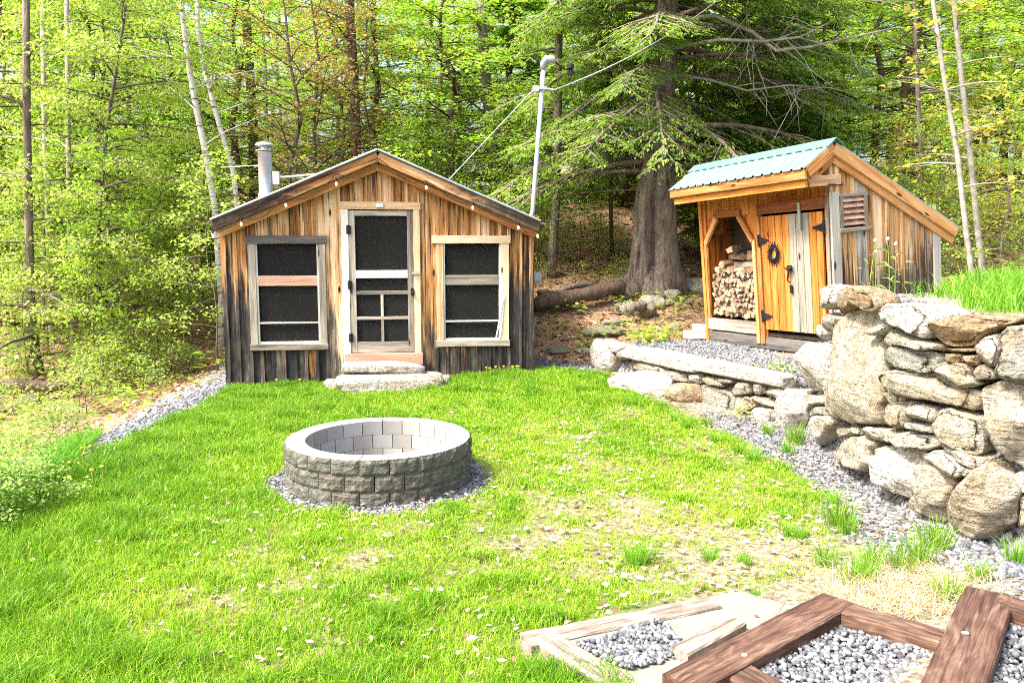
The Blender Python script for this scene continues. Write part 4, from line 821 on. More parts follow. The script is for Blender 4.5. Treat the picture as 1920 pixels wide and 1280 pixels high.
def bed(name, px, z, n, size, label, layers=2):
    poly = [tuple(G(u, v, z)[:2]) for u, v in px]; lo = np.min(poly, 0)-.02; hi = np.max(poly, 0)+.02; X = []; Y = []; Zq = []
    for l in range(layers):
        x, y = scatter(n, lo, hi); k = sdist(poly, x, y) > -.01; X.append(x[k]); Y.append(y[k]); Zq.append(z-.02*(layers-1-l)+.02*fb2(x[k], y[k], 4)+rng.uniform(-.006, .006, k.sum()))
    x, y, zz = np.concatenate(X), np.concatenate(Y), np.concatenate(Zq); return pebbles(name, x, y, zz, size*rng.uniform(.6, 1.35, len(x)), label)
bed('gravel', [(1085, 1207), (1170, 1180), (1240, 1163), (1255, 1180), (1285, 1225), (1170, 1252)], .13, 1300, .016, 'grey gravel patch in the corner of the sandy step', 1)
GB = [(1385, 1256), (1565, 1152), (1600, 1150), (1790, 1205), (1735, 1340), (1400, 1340)]
bed('gravel', GB, .235, 4600, .0145, 'blue grey crushed gravel filling the middle timber step')
sheet('gravel_bed', GB, .21, 'ground')
GD = [(1862, 1125), (1890, 1118), (1990, 1140), (1990, 1340), (1835, 1340)]
bed('gravel', GD, .43, 3200, .0145, 'blue grey crushed gravel filling the uppermost timber step')
sheet('gravel_bed', GD, .405, 'ground')
for u, v, z, s, i in ((1396, 1227, .303, .016, 0), (1810, 1186, .505, .018, 1)):
    rock('pebble', G(u, v, z), (s*1.6, s, s*.8), 600+i, ('white pebble lying on the timber beside the sandy step', 'grey pebble lying on the cracked uppermost timber')[i], 'pebble', rnd=.0)
x, y = scatter(2600, (2.1, 3.5), (3.5, 4.9)); k = (rng.random(len(x)) < .9)&(sdist([(2.35, 3.75), (2.5, 4.2), (2.45, 4.6), (2.75, 4.75), (3.5, 4.4), (3.5, 3.6)], x, y) > 0)
pebbles('gravel', x[k], y[k], H(x[k], y[k])+.006, .021*rng.uniform(.6, 1.3, k.sum()), 'pale blue gravel heap at the near end of the tall wall')
# ------------------------------------------------------------------ woodshed
shed = thing('woodshed', 'orange wooden firewood shed with a green metal saltbox roof', 'shed', (2.923, 11.836, .616))
Rm = Matrix.Rotation(.008, 3, 'X') @ Matrix.Rotation(-.092, 3, 'Y') @ Matrix.Rotation(-1.15, 3, 'Z'); shed.rotation_euler = Rm.to_euler()
def shw(x, y, z): return shed.location+Rm @ Vector((x, y, z))
LX, DY = 2.454, 1.794
RY, RZ_, EY, EZ, BY, BZ = .021, 2.453, -.437, 2.181, DY+.295, 1.299
def sr(y): return RZ_+(y-RY)*((EZ-RZ_)/(EY-RY) if y < RY else (BZ-RZ_)/(BY-RY))
b = MB()
def fb(x0, x1, z0, z1, y0=0.0, y1=.025, r=None): b.board(x0, x1-.002, z0, z1, z1, y0, y1, r)
fb(0, .1, 0, 2.36)
x = .1
while x < 2.44:                                  # boards above the openings
    c = min(2.44, x+random.uniform(.1, .15)); lo = 1.74 if x < 1.1 else 1.72
    fb(x, c, lo, 2.36, random.uniform(0, .006), .025, random.uniform(.2, .7)); x = c
fb(1.12, 1.2, .0, 1.74, -.004); fb(1.2, 1.28, .0, 1.74); fb(2.36, 2.44, .0, 1.74, 0, .025, .1)
b.board(.1, .24, 1.42, 1.74, 1.74, .004, .025, None, 1.58); b.board(.24, .38, 1.58, 1.74, 1.74, 0, .025, None, 1.735); b.board(.84, .98, 1.735, 1.74, 1.74, 0, .025, None, 1.58); b.board(.98, 1.12, 1.58, 1.74, 1.74, .004, .025, None, 1.42)
fb(-.015, .05, -.05, 2.0, -.03, -.002, .5); fb(.1, .135, .1, 1.95, -.022, -.002)
b.build('front_wall', M['shed_wood'], shed)
b = MB()
for k in range(15):
    y0_, y1_ = .025+k*(DY-.025)/15, .025+(k+1)*(DY-.025)/15
    b.add([(0, y0_, -.3), (.025, y0_, -.3), (.025, y1_, -.3), (0, y1_, -.3), (0, y0_, sr(y0_)-.06), (.025, y0_, sr(y0_)-.06), (.025, y1_, sr(y1_)-.06), (0, y1_, sr(y1_)-.06)], [(0, 3, 2, 1), (4, 5, 6, 7), (0, 1, 5, 4), (1, 2, 6, 5), (2, 3, 7, 6), (3, 0, 4, 7)])
for k in range(18): b.board(.026+k*.134, .026+(k+1)*.134, -.3, 1.4, 1.4, DY-.025, DY)
b.build('wall', M['shed_wood'], shed)
b = MB(); b.box((.03, .5, .14), (2.42, .52, 2.0), 2); b.box((.03, .03, .1), (2.42, DY-.03, .14), 0); b.box((1.14, .03, .14), (1.17, .49, 2.0)); b.build('floor', M['dark_in'], shed)  # dark panels added behind and beside the logs; bin shade put into the colour
b = MB(); yb = [0, .1, .22, .34, .45, .56, .68, .82, .96, 1.08, 1.2, 1.34, 1.46, 1.58, 1.7, DY]
for y0_, y1_ in zip(yb, yb[1:]):
    m_ = (y0_+y1_)/2; sp_ = [(-.35, 1.44), (1.84, None)] if .1 < m_ < .56 else [(-.35, None)]
    rr = random.choice([.15, .3, .5, .62, .8])
    for lo, hi in sp_:
        t0, t1 = (sr(y0_)-.06, sr(y1_)-.06) if hi is None else (hi, hi); off = random.random()*50
        V = [(LX-.012, y0_+.001, lo), (LX+.012, y0_+.001, lo), (LX+.012, y1_-.001, lo), (LX-.012, y1_-.001, lo), (LX-.012, y0_+.001, t0), (LX+.012, y0_+.001, t0), (LX+.012, y1_-.001, t1), (LX-.012, y1_-.001, t1)]
        b.add(V, [(0, 3, 2, 1), (4, 5, 6, 7), (0, 1, 5, 4), (1, 2, 6, 5), (2, 3, 7, 6), (3, 0, 4, 7)], [(p[2]+off, p[1], p[0]+off*.3) for p in V], rr)
for ym in (.1, .34, .62, .89, 1.14, 1.4, 1.64):
    for lo, hi in ([(-.35, 1.42), (1.86, None)] if .1 < ym < .56 else [(-.35, None)]):
        t_ = sr(ym)-.07 if hi is None else hi; b.plank((LX+.022, ym, lo), (LX+.022, ym, t_), .05, .02, (1, 0, 0))
b.build('gable_wall', M['shed_gable'], shed)
each('corner_board', M['trim_grey'], shed, (((LX+.03, .035, -.3), (LX+.03, .035, 1.9), .13, .03, (1, 0, 0), 10, .004, .002, .85), {}), (((LX-.03, -.018, -.1), (LX-.03, -.018, 1.85), .05, .03, (0, -1, 0), 8, .003, .001, .1), {}), (((LX+.03, DY-.06, -.3), (LX+.03, DY-.06, 1.35), .13, .03, (1, 0, 0), 8, .004, .002, .9), {}))
b = MB(); b.plank((LX+.045, -.34, 2.04), (LX+.045, .12, 2.04), .12, .04, (1, 0, 0), 4, .004, .001); b.build('eave_return', M['trim_pale'], shed)
# opening trim
each('header_beam', M['shed_red'], shed, (((.33, -.02, 1.775), (.89, -.02, 1.775), .1, .04, (0, -1, 0)), {}), (((1.24, -.03, 1.79), (2.4, -.03, 1.79), .14, .05, (0, -1, 0), 6, .004, .002), {}))
each('corner_brace', M['trim_orange'], shed, (((.11, -.024, 1.38), (.37, -.024, 1.73), .075, .045, (0, -1, 0)), {}), (((1.11, -.024, 1.38), (.85, -.024, 1.73), .075, .045, (0, -1, 0)), {}))
each('post', M['trim_orange'], shed, (((.1, -.02, .3), (.1, -.02, 1.38), .05, .04, (0, -1, 0)), {}), (((1.13, -.02, .0), (1.13, -.02, 1.4), .06, .04, (0, -1, 0)), {}), (((1.225, -.02, .0), (1.225, -.02, 1.7), .07, .04, (0, -1, 0)), {}))
b = MB(); b.box((.09, .026, .3), (.1, .49, 1.45), 2); b.build('bin_side', M['shed_wood'], shed)
b = MB(); b.plank((.06, -.012, .21), (1.1, -.012, .2), .17, .04, (0, -1, 0), 8, .004, .002); b.build('sill_board', M['trim_grey'], shed)
each('skid', M['trim_dark'], shed, (((.05, .02, .02), (2.42, .02, -.0), .16, .08, (0, -1, 0), 10, .006, .003), {}), (((.05, 1.7, -.02), (2.42, 1.7, -.02), .2, .1, (0, -1, 0)), {}))
for x0_, n_, rs in ((1.285, 4, (.3, .55, .4, .6)), (1.79, 5, (.98, .95, .85, .35, .5))):
    wd = .1255 if n_ == 4 else .112; b = MB()
    for k in range(n_): b.board(x0_+k*wd, x0_+(k+1)*wd-.003, .2, 1.69, 1.69, -.028-random.uniform(0, .004), -.004, rs[k])
    for k in range(1, n_): b.plank((x0_+k*wd, -.036, .2), (x0_+k*wd, -.036, 1.69), .03, .012, (0, -1, 0), r=rs[k-1])
    dr = b.build('door', M['shed_wood'], shed); tag(dr, 'orange door leaf with a black sun ornament' if n_ == 4 else 'half greyed door leaf')
    for zz in ((1.38, .38) if n_ == 4 else (1.5,)):
        h = MB(); s_ = 1 if n_ == 4 else -1; xh = 1.265 if n_ == 4 else 2.375
        h.box((min(xh, xh-s_*.03), -.055, zz-.08), (max(xh, xh-s_*.03), -.042, zz+.08))
        h.add([(xh, -.05, zz-.05), (xh, -.05, zz+.05), (xh+s_*.17, -.05, zz+.008), (xh+s_*.17, -.05, zz-.008), (xh, -.044, zz-.05), (xh, -.044, zz+.05), (xh+s_*.17, -.044, zz+.008), (xh+s_*.17, -.044, zz-.008)], [(0, 1, 2, 3), (7, 6, 5, 4), (0, 4, 5, 1), (1, 5, 6, 2), (2, 6, 7, 3), (3, 7, 4, 0)]); h.build('hinge', M['black_metal'], dr)
    if n_ == 5:
        h = MB(); h.box((1.76, -.065, .98), (1.84, -.05, 1.05)); h.tube([(1.74, -.07, 1.02), (1.8, -.1, 1.0), (1.86, -.07, 1.03)], .012); h.tube([(1.8, -.075, .98), (1.78, -.08, .86), (1.82, -.08, .84)], .012); h.box((1.79, -.06, .7), (1.83, -.045, .8)); h.build('latch', M['black_metal'], dr)
        h = MB(); h.box((2.0, -.075, 1.5), (2.04, -.06, 1.82)); h.build('hook_plate', simple('tarnished_plate', (.3, .38, .33), .5, .5), dr)
# louvre vent
lv = MB(); X_ = LX+.028
for y_ in (.14, .53): lv.plank((X_, y_, 1.47), (X_, y_, 1.83), .05, .035, (1, 0, 0))
lv.plank((X_, .1, 1.85), (X_, .57, 1.85), .04, .04, (1, 0, 0)); lv = lv.build('vent', M['trim_grey'], shed)
h = MB(); h.plank((X_+.008, .09, 1.44), (X_+.008, .585, 1.44), .05, .06, (1, 0, 0)); h.build('sill', M['trim_grey'], lv)
h = MB()
for k in range(5): z_ = 1.5+k*.07; h.add([(X_-.03, .166, z_+.04), (X_-.03, .504, z_+.04), (X_+.012, .504, z_-.008), (X_+.012, .166, z_-.008), (X_-.03, .166, z_+.052), (X_-.03, .504, z_+.052), (X_+.012, .504, z_+.004), (X_+.012, .166, z_+.004)], [(3, 2, 1, 0), (4, 5, 6, 7), (0, 1, 5, 4), (2, 3, 7, 6)])
h.build('slat', M['trim_pink'], lv)
h = MB(); h.box((LX-.06, .11, 1.45), (LX-.04, .56, 1.84)); h.build('backing', M['dark_in'], lv)
h = MB(); h.tube([(LX+.03, .18, 1.98), (LX+.09, -.1, 1.99), (LX+.1, -.13, 1.97), (LX+.1, -.13, 1.86)], .009); h.build('bracket_hook', M['black_metal'], shed)
# roof
def corr(ya, yb, name):
    m = MB(); X = []; x = -.1
    while x < LX+.1: X += [(x, 0), (x+.115, 0), (x+.127, .02), (x+.15, .02), (x+.162, 0)]; x += .165
    X = [(p, q) for p, q in X if p <= LX+.11]; n = len(X)
    for y_ in (ya, yb):
        for p, q in X: m.v.append((p, y_, sr(y_)+.03+q)); m.g.append((p, y_, 0)); m.r.append(.3)
    for y_ in (ya, yb):
        for p, q in X: m.v.append((p, y_, sr(y_)+.022+q)); m.g.append((p, y_, 0)); m.r.append(.3)
    for i in range(n-1): m.f += [(i, i+1, n+i+1, n+i), (2*n+i+1, 2*n+i, 3*n+i, 3*n+i+1), (i+1, i, 2*n+i, 2*n+i+1), (n+i, n+i+1, 3*n+i+1, 3*n+i)]
    m.f += [(n-1, 2*n-1, 4*n-1, 3*n-1), (n, 0, 2*n, 3*n)]
    return m.build(name, M['roof_green'], shed)
rf = corr(EY-.03, RY, 'roof'); tag(rf, 'front roof panel of pale green ribbed metal'); rb = corr(RY, BY+.02, 'roof')
h = MB(); dz = .056
V = [(-.11, RY-.12, sr(RY-.12)+dz), (-.11, RY, RZ_+dz+.012), (-.11, RY+.12, sr(RY+.12)+dz)]; V += [(LX+.12, p[1], p[2]) for p in V]; V += [(p[0], p[1], p[2]-.012) for p in V]
h.add(V, [(0, 3, 4, 1), (1, 4, 5, 2), (6, 7, 10, 9), (7, 8, 11, 10), (0, 1, 7, 6), (1, 2, 8, 7), (3, 9, 10, 4), (4, 10, 11, 5), (0, 6, 9, 3), (2, 5, 11, 8)]); h.build('ridge_cap', M['roof_green_dark'], rf)
for xx in (LX+.07,):
    for dz_, xo, wd_, mt_ in ((-.05, .0, .13, 'trim_orange'), (-.16, -.03, .1, 'trim_orange')):
        h = MB(); h.plank((xx+xo, RY, RZ_+dz_), (xx+xo, BY-.02+dz_*.3, sr(BY)+dz_+.02), wd_, .035, (1, 0, 0), 12, .004, .001); h.build('rake_board', M[mt_], rb)
        h = MB(); h.plank((xx+xo, RY, RZ_+dz_), (xx+xo, EY+.02-dz_*.35, sr(EY)+dz_+.02), wd_, .035, (1, 0, 0), 6, .004, .001); h.build('rake_board', M[mt_], rf)
h = MB(); h.plank((LX+.02, RY, RZ_-.06), (LX+.02, BY-.04, sr(BY)-.06), .02, .09, (0, .5, 1)); h.build('soffit', M['trim_orange'], rb)
h = MB(); h.plank((-.09, EY, EZ-.055), (LX+.09, EY, EZ-.055), .11, .03, (0, -1, 0), 12, .004, .001); h.build('fascia', M['trim_orange'], rf)
h = MB(); h.plank((-.06, EY+.05, EZ-.155), (LX+.04, EY+.05, EZ-.155), .1, .04, (0, -1, 0), 12, .004, .001); h.build('fascia', M['shed_wood'], rf)
h = MB(); h.add([(-.06, EY+.03, EZ-.06), (LX+.05, EY+.03, EZ-.06), (LX+.05, .0, sr(0)-.05), (-.06, 0, sr(0)-.05)], [(0, 1, 2, 3)]); h.build('soffit', M['shed_red'], rf)
# sun ornament hanging on the left door leaf
so = MB(); cx_, cz_ = 1.52, 1.2
for k in range(24):
    a = 2*PI*k/24; a0, a1 = a-.09, a+.09; r0, r1 = .065, .125+.014*(k % 2)
    P_ = lambda r_, t_: (r_*math.cos(t_), 0, r_*math.sin(t_)*1.25)
    q_ = [P_(r0, a0), P_(r0, a1), P_(.09, a+.09), P_(r1, a+.04), P_(.09, a-.05)]; V = [(x_, -.006, z_) for x_, _, z_ in q_]+[(x_, .004, z_) for x_, _, z_ in q_]
    so.add(V, [(0, 1, 2, 3, 4), (9, 8, 7, 6, 5)]+[(i, i+5, (i+1) % 5+5, (i+1) % 5) for i in range(5)])
so.tube([(.06*math.cos(t), 0, .075*math.sin(t)) for t in np.linspace(0, 2*PI, 25)], .014, 6, caps=False)
sn = so.build('sun_ornament', simple('dark_blue_iron', (.012, .013, .02), .5, .3)); sn.location = shw(cx_, -.05, cz_); sn.rotation_euler = shed.rotation_euler; tag(sn, 'dark metal sun ornament hanging on the orange shed door', 'ornament')
# firewood: split logs, each a thing of its own
def logmesh(kind, L, R):
    r = np.random.default_rng(kind+70); k = [3, 4, 5, 4, 6, 3][kind % 6]; ang = np.sort(r.uniform(0, 2*PI, k)) if k < 6 else np.linspace(0, 2*PI, 6, endpoint=False)
    if k < 6: ang = np.linspace(0, 2*PI, k, endpoint=False)+r.uniform(-.35, .35, k)
    rad = R*r.uniform(.75, 1.15, k); m = MB(); V = []; g = []
    for i, y_ in enumerate(np.linspace(-L/2, L/2, 4)):
        for a, q in zip(ang, rad*r.uniform(.95, 1.05)): V.append((q*math.cos(a), y_, q*math.sin(a))); g.append((y_, q*math.cos(a)+kind*3, q*math.sin(a)))
    Fs = [tuple(range(k)), tuple(range(4*k-1, 3*k-1, -1))]
    for i in range(3):
        for j in range(k): j2 = (j+1) % k; Fs.append((i*k+j2, i*k+j, i*k+k+j, i*k+k+j2))
    m.add(V, Fs, g, float(r.uniform(.05, .7) if kind % 3 else .9)); o = m.build('firewood_log', M['log']); return o
GL = 'split logs stacked in the woodshed'
protos = [logmesh(i, .4, .05) for i in range(9)]; first = set()
def putlog(i, x, y, z, roll, label, sc=1.0, rx=0.0, rzz=0.0):
    o = protos[i]
    if i in first: o = o.copy(); col.objects.link(o)
    first.add(i); o.location = shw(x, y, z); o.rotation_euler = (Rm @ (Matrix.Rotation(rzz, 3, 'Z') @ Matrix.Rotation(rx, 3, 'X') @ Matrix.Rotation(roll, 3, 'Y'))).to_euler(); o.scale = (sc, 1, sc); tag(o, label, 'log', GL)
z_ = .355; row = 0
while z_ < 1.0:
    x_ = .16+(.03 if row % 2 else 0)
    while x_ < 1.08:
        putlog(random.randrange(9), x_, .24+random.uniform(-.03, .03), z_+random.uniform(-.012, .012), random.uniform(0, 6.28), 'small split log with a pale cut end in the stack inside the shed', random.uniform(.75, 1.15), random.uniform(-.06, .06), random.uniform(-.1, .1)); x_ += .082
    z_ += .07; row += 1
for i, (x_, y_, z_, rzz, sc) in enumerate(((.55, .22, 1.05, 1.45, 1.3), (.76, .27, 1.12, 1.5, 1.2), (.46, .24, 1.16, 1.2, 1.25), (.92, .2, 1.04, 1.6, 1.1), (.36, .2, 1.07, .2, 1.2), (.85, .3, 1.19, 1.65, 1.0))):
    putlog(i, x_, y_, z_, i*1.3, 'weathered grey split log lying crosswise on top of the stack', sc, 0, rzz)
putlog(7, .5, .2, 1.27, .4, 'square pale chunk of firewood on the very top of the stack', 1.25, 0, .4)
for o in protos:
    if o.get('label') is None: bpy.data.objects.remove(o)
# blocks and stones by the shed corner
def cblock(c, s, rz, label):
    m = MB(); m.plank((-s[0]/2, 0, 0), (s[0]/2, 0, 0), s[1], s[2], (0, 0, 1), 3, .008, .001); o = m.build('concrete_block', M['concrete']); o.location = c; o.rotation_euler = (0, 0, rz); tag(o, label, 'block')
p_ = Vector(G(1308, 626, .64)); cblock(p_+Vector((-.03, .05, -.02)), (.34, .2, .1), -.2, 'grey concrete block lowest at the left corner of the shed'); cblock(p_+Vector((.05, .07, .085)), (.22, .2, .1), -.15, 'small grey concrete block on top of the other at the shed corner')
rock('footing_stone', shw(.3, .0, -.12), (.5, .4, .12), 431, 'flat tan stone under the left end of the shed skid', 'stone', rnd=.5, p=5); rock('footing_stone', shw(1.75, -.02, -.14), (.45, .35, .1), 432, 'flat grey stone under the middle of the shed skid', 'stone', rnd=.8, p=5)
# ------------------------------------------------------------------ vegetation
def interp_path(path, rad, t):
    n = len(path)-1; f = min(max(t, 0), .9999)*n; i = int(f); k = f-i
    return path[i].lerp(path[i+1], k), rad[i]*(1-k)+rad[i+1]*k
def grow(seed, path, rad, nb, bl, start=.25, up=.25, droop=.15, nsub=7, sub=.4, lpt=9, leaf=.085, lw=.6, style='leaf', top=.35, ldroop=-.35, az0=None, bare=0.0, flat=.35, sides=8, azr=None, bf=1.0, avoid=False):
    """wood and leaf arrays of one tree; path is the trunk"""
    r = random.Random(seed); R = np.random.default_rng(seed); wood_ = MB(); P = []; T = []; Nn = []; Ls = []
    wood_.tube(path, rad, sides)
    for bi in range(nb):
        t = start+(1-start)*(bi+r.random())/nb; p0, r0 = interp_path(path, rad, t)
        az = bi*2.4+r.uniform(-.5, .5) if azr is None else r.uniform(*azr)
        if avoid and math.sin(az) < -.6 and r.random() < .2: az += 1.3
        L = bl*(1-(1-top)*((t-start)/(1-start))**1.3)*r.uniform(.65, 1.15); u = up+r.uniform(-.2, .2)
        d = Vector((math.cos(az), math.sin(az), u)).normalized(); pts = [p0]; nseg = 6; side = d.cross(Vector((0, 0, 1))).normalized()
        cur = d.copy()
        for k in range(nseg):
            cur = (cur+Vector((r.uniform(-.14, .14), r.uniform(-.14, .14), -droop/nseg*1.6+r.uniform(-.07, .07)))).normalized(); pts.append(pts[-1]+cur*L/nseg)
        br = min(r0*.6, .012+.011*L)*bf; wood_.tube(pts, [br*(1-.8*k/nseg)+.002 for k in range(nseg+1)], 5, caps=False)
        if r.random() < bare: continue
        for si in range(nsub):
            f = .22+.78*(si+r.random())/nsub; q, _ = interp_path(pts, [0]*len(pts), f); sgn = 1 if si % 2 else -1
            sd_ = (cur*r.uniform(.4, 1.0)+side*sgn*r.uniform(.6, 1.1)+Vector((0, 0, r.uniform(-.15, .2)-droop*.3))).normalized(); SL = L*sub*(1.15-.75*f)*r.uniform(.6, 1.2)
            q2 = q+sd_*SL*.5+Vector((0, 0, -.02*SL)); q3 = q+sd_*SL+Vector((r.uniform(-.05, .05), r.uniform(-.05, .05), -droop*.25*SL))
            wood_.tube([q, q2, q3], [br*.35+.0015, br*.2+.001, .001], 3, caps=False)
            if style == 'leaf':
                n = max(2, int(lpt*r.uniform(.6, 1.3))); tt = R.uniform(.1, 1.08, n)[:, None]; base = np.array(q)*(1-tt)+np.array(q3)*tt
                base = base+R.normal(0, .05+leaf*.6, (n, 3))*np.array([1, 1, .85]); a = R.uniform(0, 2*PI, n)
                dirs = unit(np.stack([np.cos(a), np.sin(a), ldroop+R.normal(0, .3, n)], -1)+np.array(sd_)*.5)
                P.append(base); T.append(dirs); Nn.append(unit(np.stack([R.normal(0, .45, n), R.normal(0, .45, n), np.ones(n)], -1))); Ls.append(leaf*R.uniform(.6, 1.25, n))
            else:
                n = lpt; s_ = np.where(R.random(n) < .5, 1., -1.); tt = R.random(n)[:, None]; sv = np.array(sd_.cross(Vector((0, 0, 1))).normalized()); wd_ = .26*SL*(1.05-tt)*R.random((n, 1))
                base = np.array(q)*(1-tt)+np.array(q3)*tt+sv[None]*s_[:, None]*wd_+R.normal(0, .02, (n, 3))-np.array([[0, 0, .25]])*wd_; dirs = unit(np.array(sd_)[None]*R.uniform(.5, 1.0, (n, 1))+sv[None]*s_[:, None]*.8+np.stack([R.normal(0, .2, n), R.normal(0, .2, n), R.normal(-.25, .2, n)], -1))
                P.append(base); T.append(dirs); Nn.append(unit(np.stack([R.normal(0, .35, n), R.normal(0, .35, n), np.ones(n)], -1))); Ls.append(leaf*(1.15-.5*tt[:, 0])*R.uniform(.6, 1.3, n)); continue
                n = lpt; s_ = np.tile([1., -1.], (n+1)//2)[:n]; tt = np.linspace(.05, 1, n)[:, None]; base = np.array(q)*(1-tt)+np.array(q3)*tt+R.normal(0, .012, (n, 3))
                sv = np.array(sd_.cross(Vector((0, 0, 1))).normalized()); dirs = unit(np.array(sd_)[None]*R.uniform(.5, 1.0, (n, 1))+sv[None]*s_[:, None]*.8+np.stack([R.normal(0, .15, n), R.normal(0, .15, n), R.normal(-.18, .18, n)], -1))
                P.append(base); T.append(dirs); Nn.append(unit(np.stack([R.normal(0, .3, n), R.normal(0, .3, n), np.ones(n)], -1))); Ls.append(leaf*(1.15-.6*tt[:, 0])*R.uniform(.7, 1.3, n))
    if not P: return wood_, None
    P, T, Nn, Ls = map(np.concatenate, (P, T, Nn, Ls)); clump = fbm(P*1.1+seed*3.3, 2)
    V, Fc, rr = leafquads(P, T, Nn, Ls, Ls*lw, R.uniform(.05, .3, len(P)), np.clip(.45+clump*.9+R.normal(0, .2, len(P)), 0, 1))
    return wood_, (V, Fc, rr)
def plant(name, label, cat, base, gw, bark_, leaf_, group=None, rz=0.0, tn='trunk', cn='crown'):
    t = thing(name, label, cat, base, rz, group); gw[0].build(tn, M[bark_], t, True)
    if gw[1] is not None: link(cn, npmesh(cn, *gw[1]), M[leaf_], t)
    return t
def copy_plant(src, loc, rz, s, label=None, group=None, sz=None):
    o = src.copy(); col.objects.link(o); o.location = loc; o.rotation_euler = (random.uniform(-.04, .04), random.uniform(-.04, .04), rz); o.scale = (s, s, sz or s)
    if label: o['label'] = label
    if group: o['group'] = group
    for ch in src.children:
        c = ch.copy(); col.objects.link(c); c.parent = o
    return o
def straight(h, r0, seed, n=8, wob=.12, r1=.15, lean=(0, 0)):
    r = random.Random(seed); p = [Vector((0, 0, -.3))]
    for k in range(1, n+1): p.append(Vector((lean[0]*h*k/n+r.uniform(-wob, wob)*k/n, lean[1]*h*k/n+r.uniform(-wob, wob)*k/n, h*k/n)))
    return p, [r0*(1-(1-r1)*k/n)*(1.35 if k == 0 else 1) for k in range(n+1)]
def pixpath(px, y, base):
    out = [Vector((0, 0, -.25))]
    for u, v in px: out.append(Vector(Yd(u, v, y))-base)
    return out
# ---- prototypes of the forest (each is itself placed once, then copied)
def proto(kind):
    if kind == 'green': p, r = straight(15, .13, 1, wob=.35); return plant('forest_tree', None, 'tree', (0, 0, 0), grow(11, p, r, 46, 3.2, .16, .25, .15, 9, .45, 26, .105, .66), 'bark_dark', 'leaf_green')
    if kind == 'yellow': p, r = straight(14, .11, 2, wob=.4); return plant('forest_tree', None, 'tree', (0, 0, 0), grow(12, p, r, 44, 3.0, .18, .35, .2, 9, .45, 26, .1, .66), 'bark', 'leaf_yellow')
    if kind == 'mid': p, r = straight(16, .16, 3, wob=.3); return plant('forest_tree', None, 'tree', (0, 0, 0), grow(13, p, r, 46, 3.3, .18, .15, .2, 9, .45, 26, .11, .66), 'bark_dark', 'leaf_mid')
    if kind == 'red': p, r = straight(11, .07, 4, wob=.4); return plant('maple_tree', None, 'tree', (0, 0, 0), grow(14, p, r, 40, 2.6, .2, .55, .05, 8, .42, 13, .1, .6), 'bark', 'leaf_red')
    if kind == 'dark': p, r = straight(15, .17, 5, wob=.15); return plant('hemlock_tree', None, 'tree', (0, 0, 0), grow(15, p, r, 66, 3.0, .1, .0, .3, 15, .42, 36, .17, .34, 'spray'), 'bark_dark', 'hemlock')
    if kind == 'sapling': p, r = straight(4.2, .022, 6, wob=.2); return plant('sapling', None, 'sapling', (0, 0, 0), grow(16, p, r, 22, 1.3, .15, .2, .2, 7, .5, 12, .085, .66), 'bark', 'leaf_green')
    if kind == 'ysapling': p, r = straight(4.6, .022, 7, wob=.25); return plant('sapling', None, 'sapling', (0, 0, 0), grow(17, p, r, 22, 1.5, .15, .1, .1, 7, .5, 12, .085, .66), 'bark', 'leaf_yellow')
    if kind == 'gold': p, r = straight(4.8, .02, 8, wob=.25); return plant('sapling', None, 'sapling', (0, 0, 0), grow(18, p, r, 18, 1.2, .15, .2, .1, 5, .5, 7, .12, .7), 'bark_pale', 'leaf_gold')
    if kind == 'shrub': p, r = straight(1.1, .012, 9, 5, .15); return plant('shrub', None, 'shrub', (0, 0, 0), grow(19, p, r, 15, 1.0, .05, .35, .2, 6, .55, 7, .095, .6), 'bark', 'shrub')
    if kind == 'gshrub': p, r = straight(1.3, .012, 10, 5, .2); return plant('shrub', None, 'shrub', (0, 0, 0), grow(20, p, r, 12, .9, .05, .3, .2, 6, .55, 6, .08, .62), 'bark', 'leaf_green')
PR = {k: proto(k) for k in ('green', 'yellow', 'mid', 'red', 'dark', 'sapling', 'ysapling', 'gold', 'shrub', 'gshrub')}
used = set()
def put(kind, loc, rz, s, label, group, sz=None):
    src = PR[kind]
    if kind in used: return copy_plant(src, loc, rz, s, label, group, sz)
    used.add(kind); src.location = loc; src.rotation_euler = (0, 0, rz); src.scale = (s, s, sz or s); src['label'] = label; src['group'] = group; return src
def zone(u):
    return ('left of the birches' if u < 330 else 'behind the cabin roof' if u < 780 else 'between the cabin mast and the big hemlock' if u < 1180 else 'behind the woodshed' if u < 1620 else 'beyond the twin grey saplings at the right')
KN = {'green': 'bright green leafy tree', 'yellow': 'yellow-green leafy tree', 'mid': 'deeper green leafy tree', 'red': 'slender maple with orange-red young leaves', 'dark': 'dark hemlock with drooping boughs', 'sapling': 'thin green sapling', 'ysapling': 'thin yellow-green sapling', 'gold': 'thin golden-leaved sapling', 'shrub': 'pale green shrub', 'gshrub': 'bright green low bush'}
PH = {'green': 15, 'yellow': 14, 'mid': 16, 'red': 11, 'dark': 15}
def forest(kind, u, y, s, sz=None):
    p = place(u, y)
    if kind in PH: sz = min(1.0, (CZ+.325*y+random.uniform(0, 1.6)-p.z)/PH[kind])
    p = Vector(p); put(kind, p-Vector((0, 0, .05)), random.uniform(0, 6.28), s, KN[kind]+' in the wood '+zone(u), KN[kind]+'s in the wood '+zone(u), sz)
rr = random.Random(5)
rows = [(17.5, 210, 5), (20.5, 190, 5), (24, 165, 5), (28, 150, 4), (33, 130, 4), (40, 105, 3)]
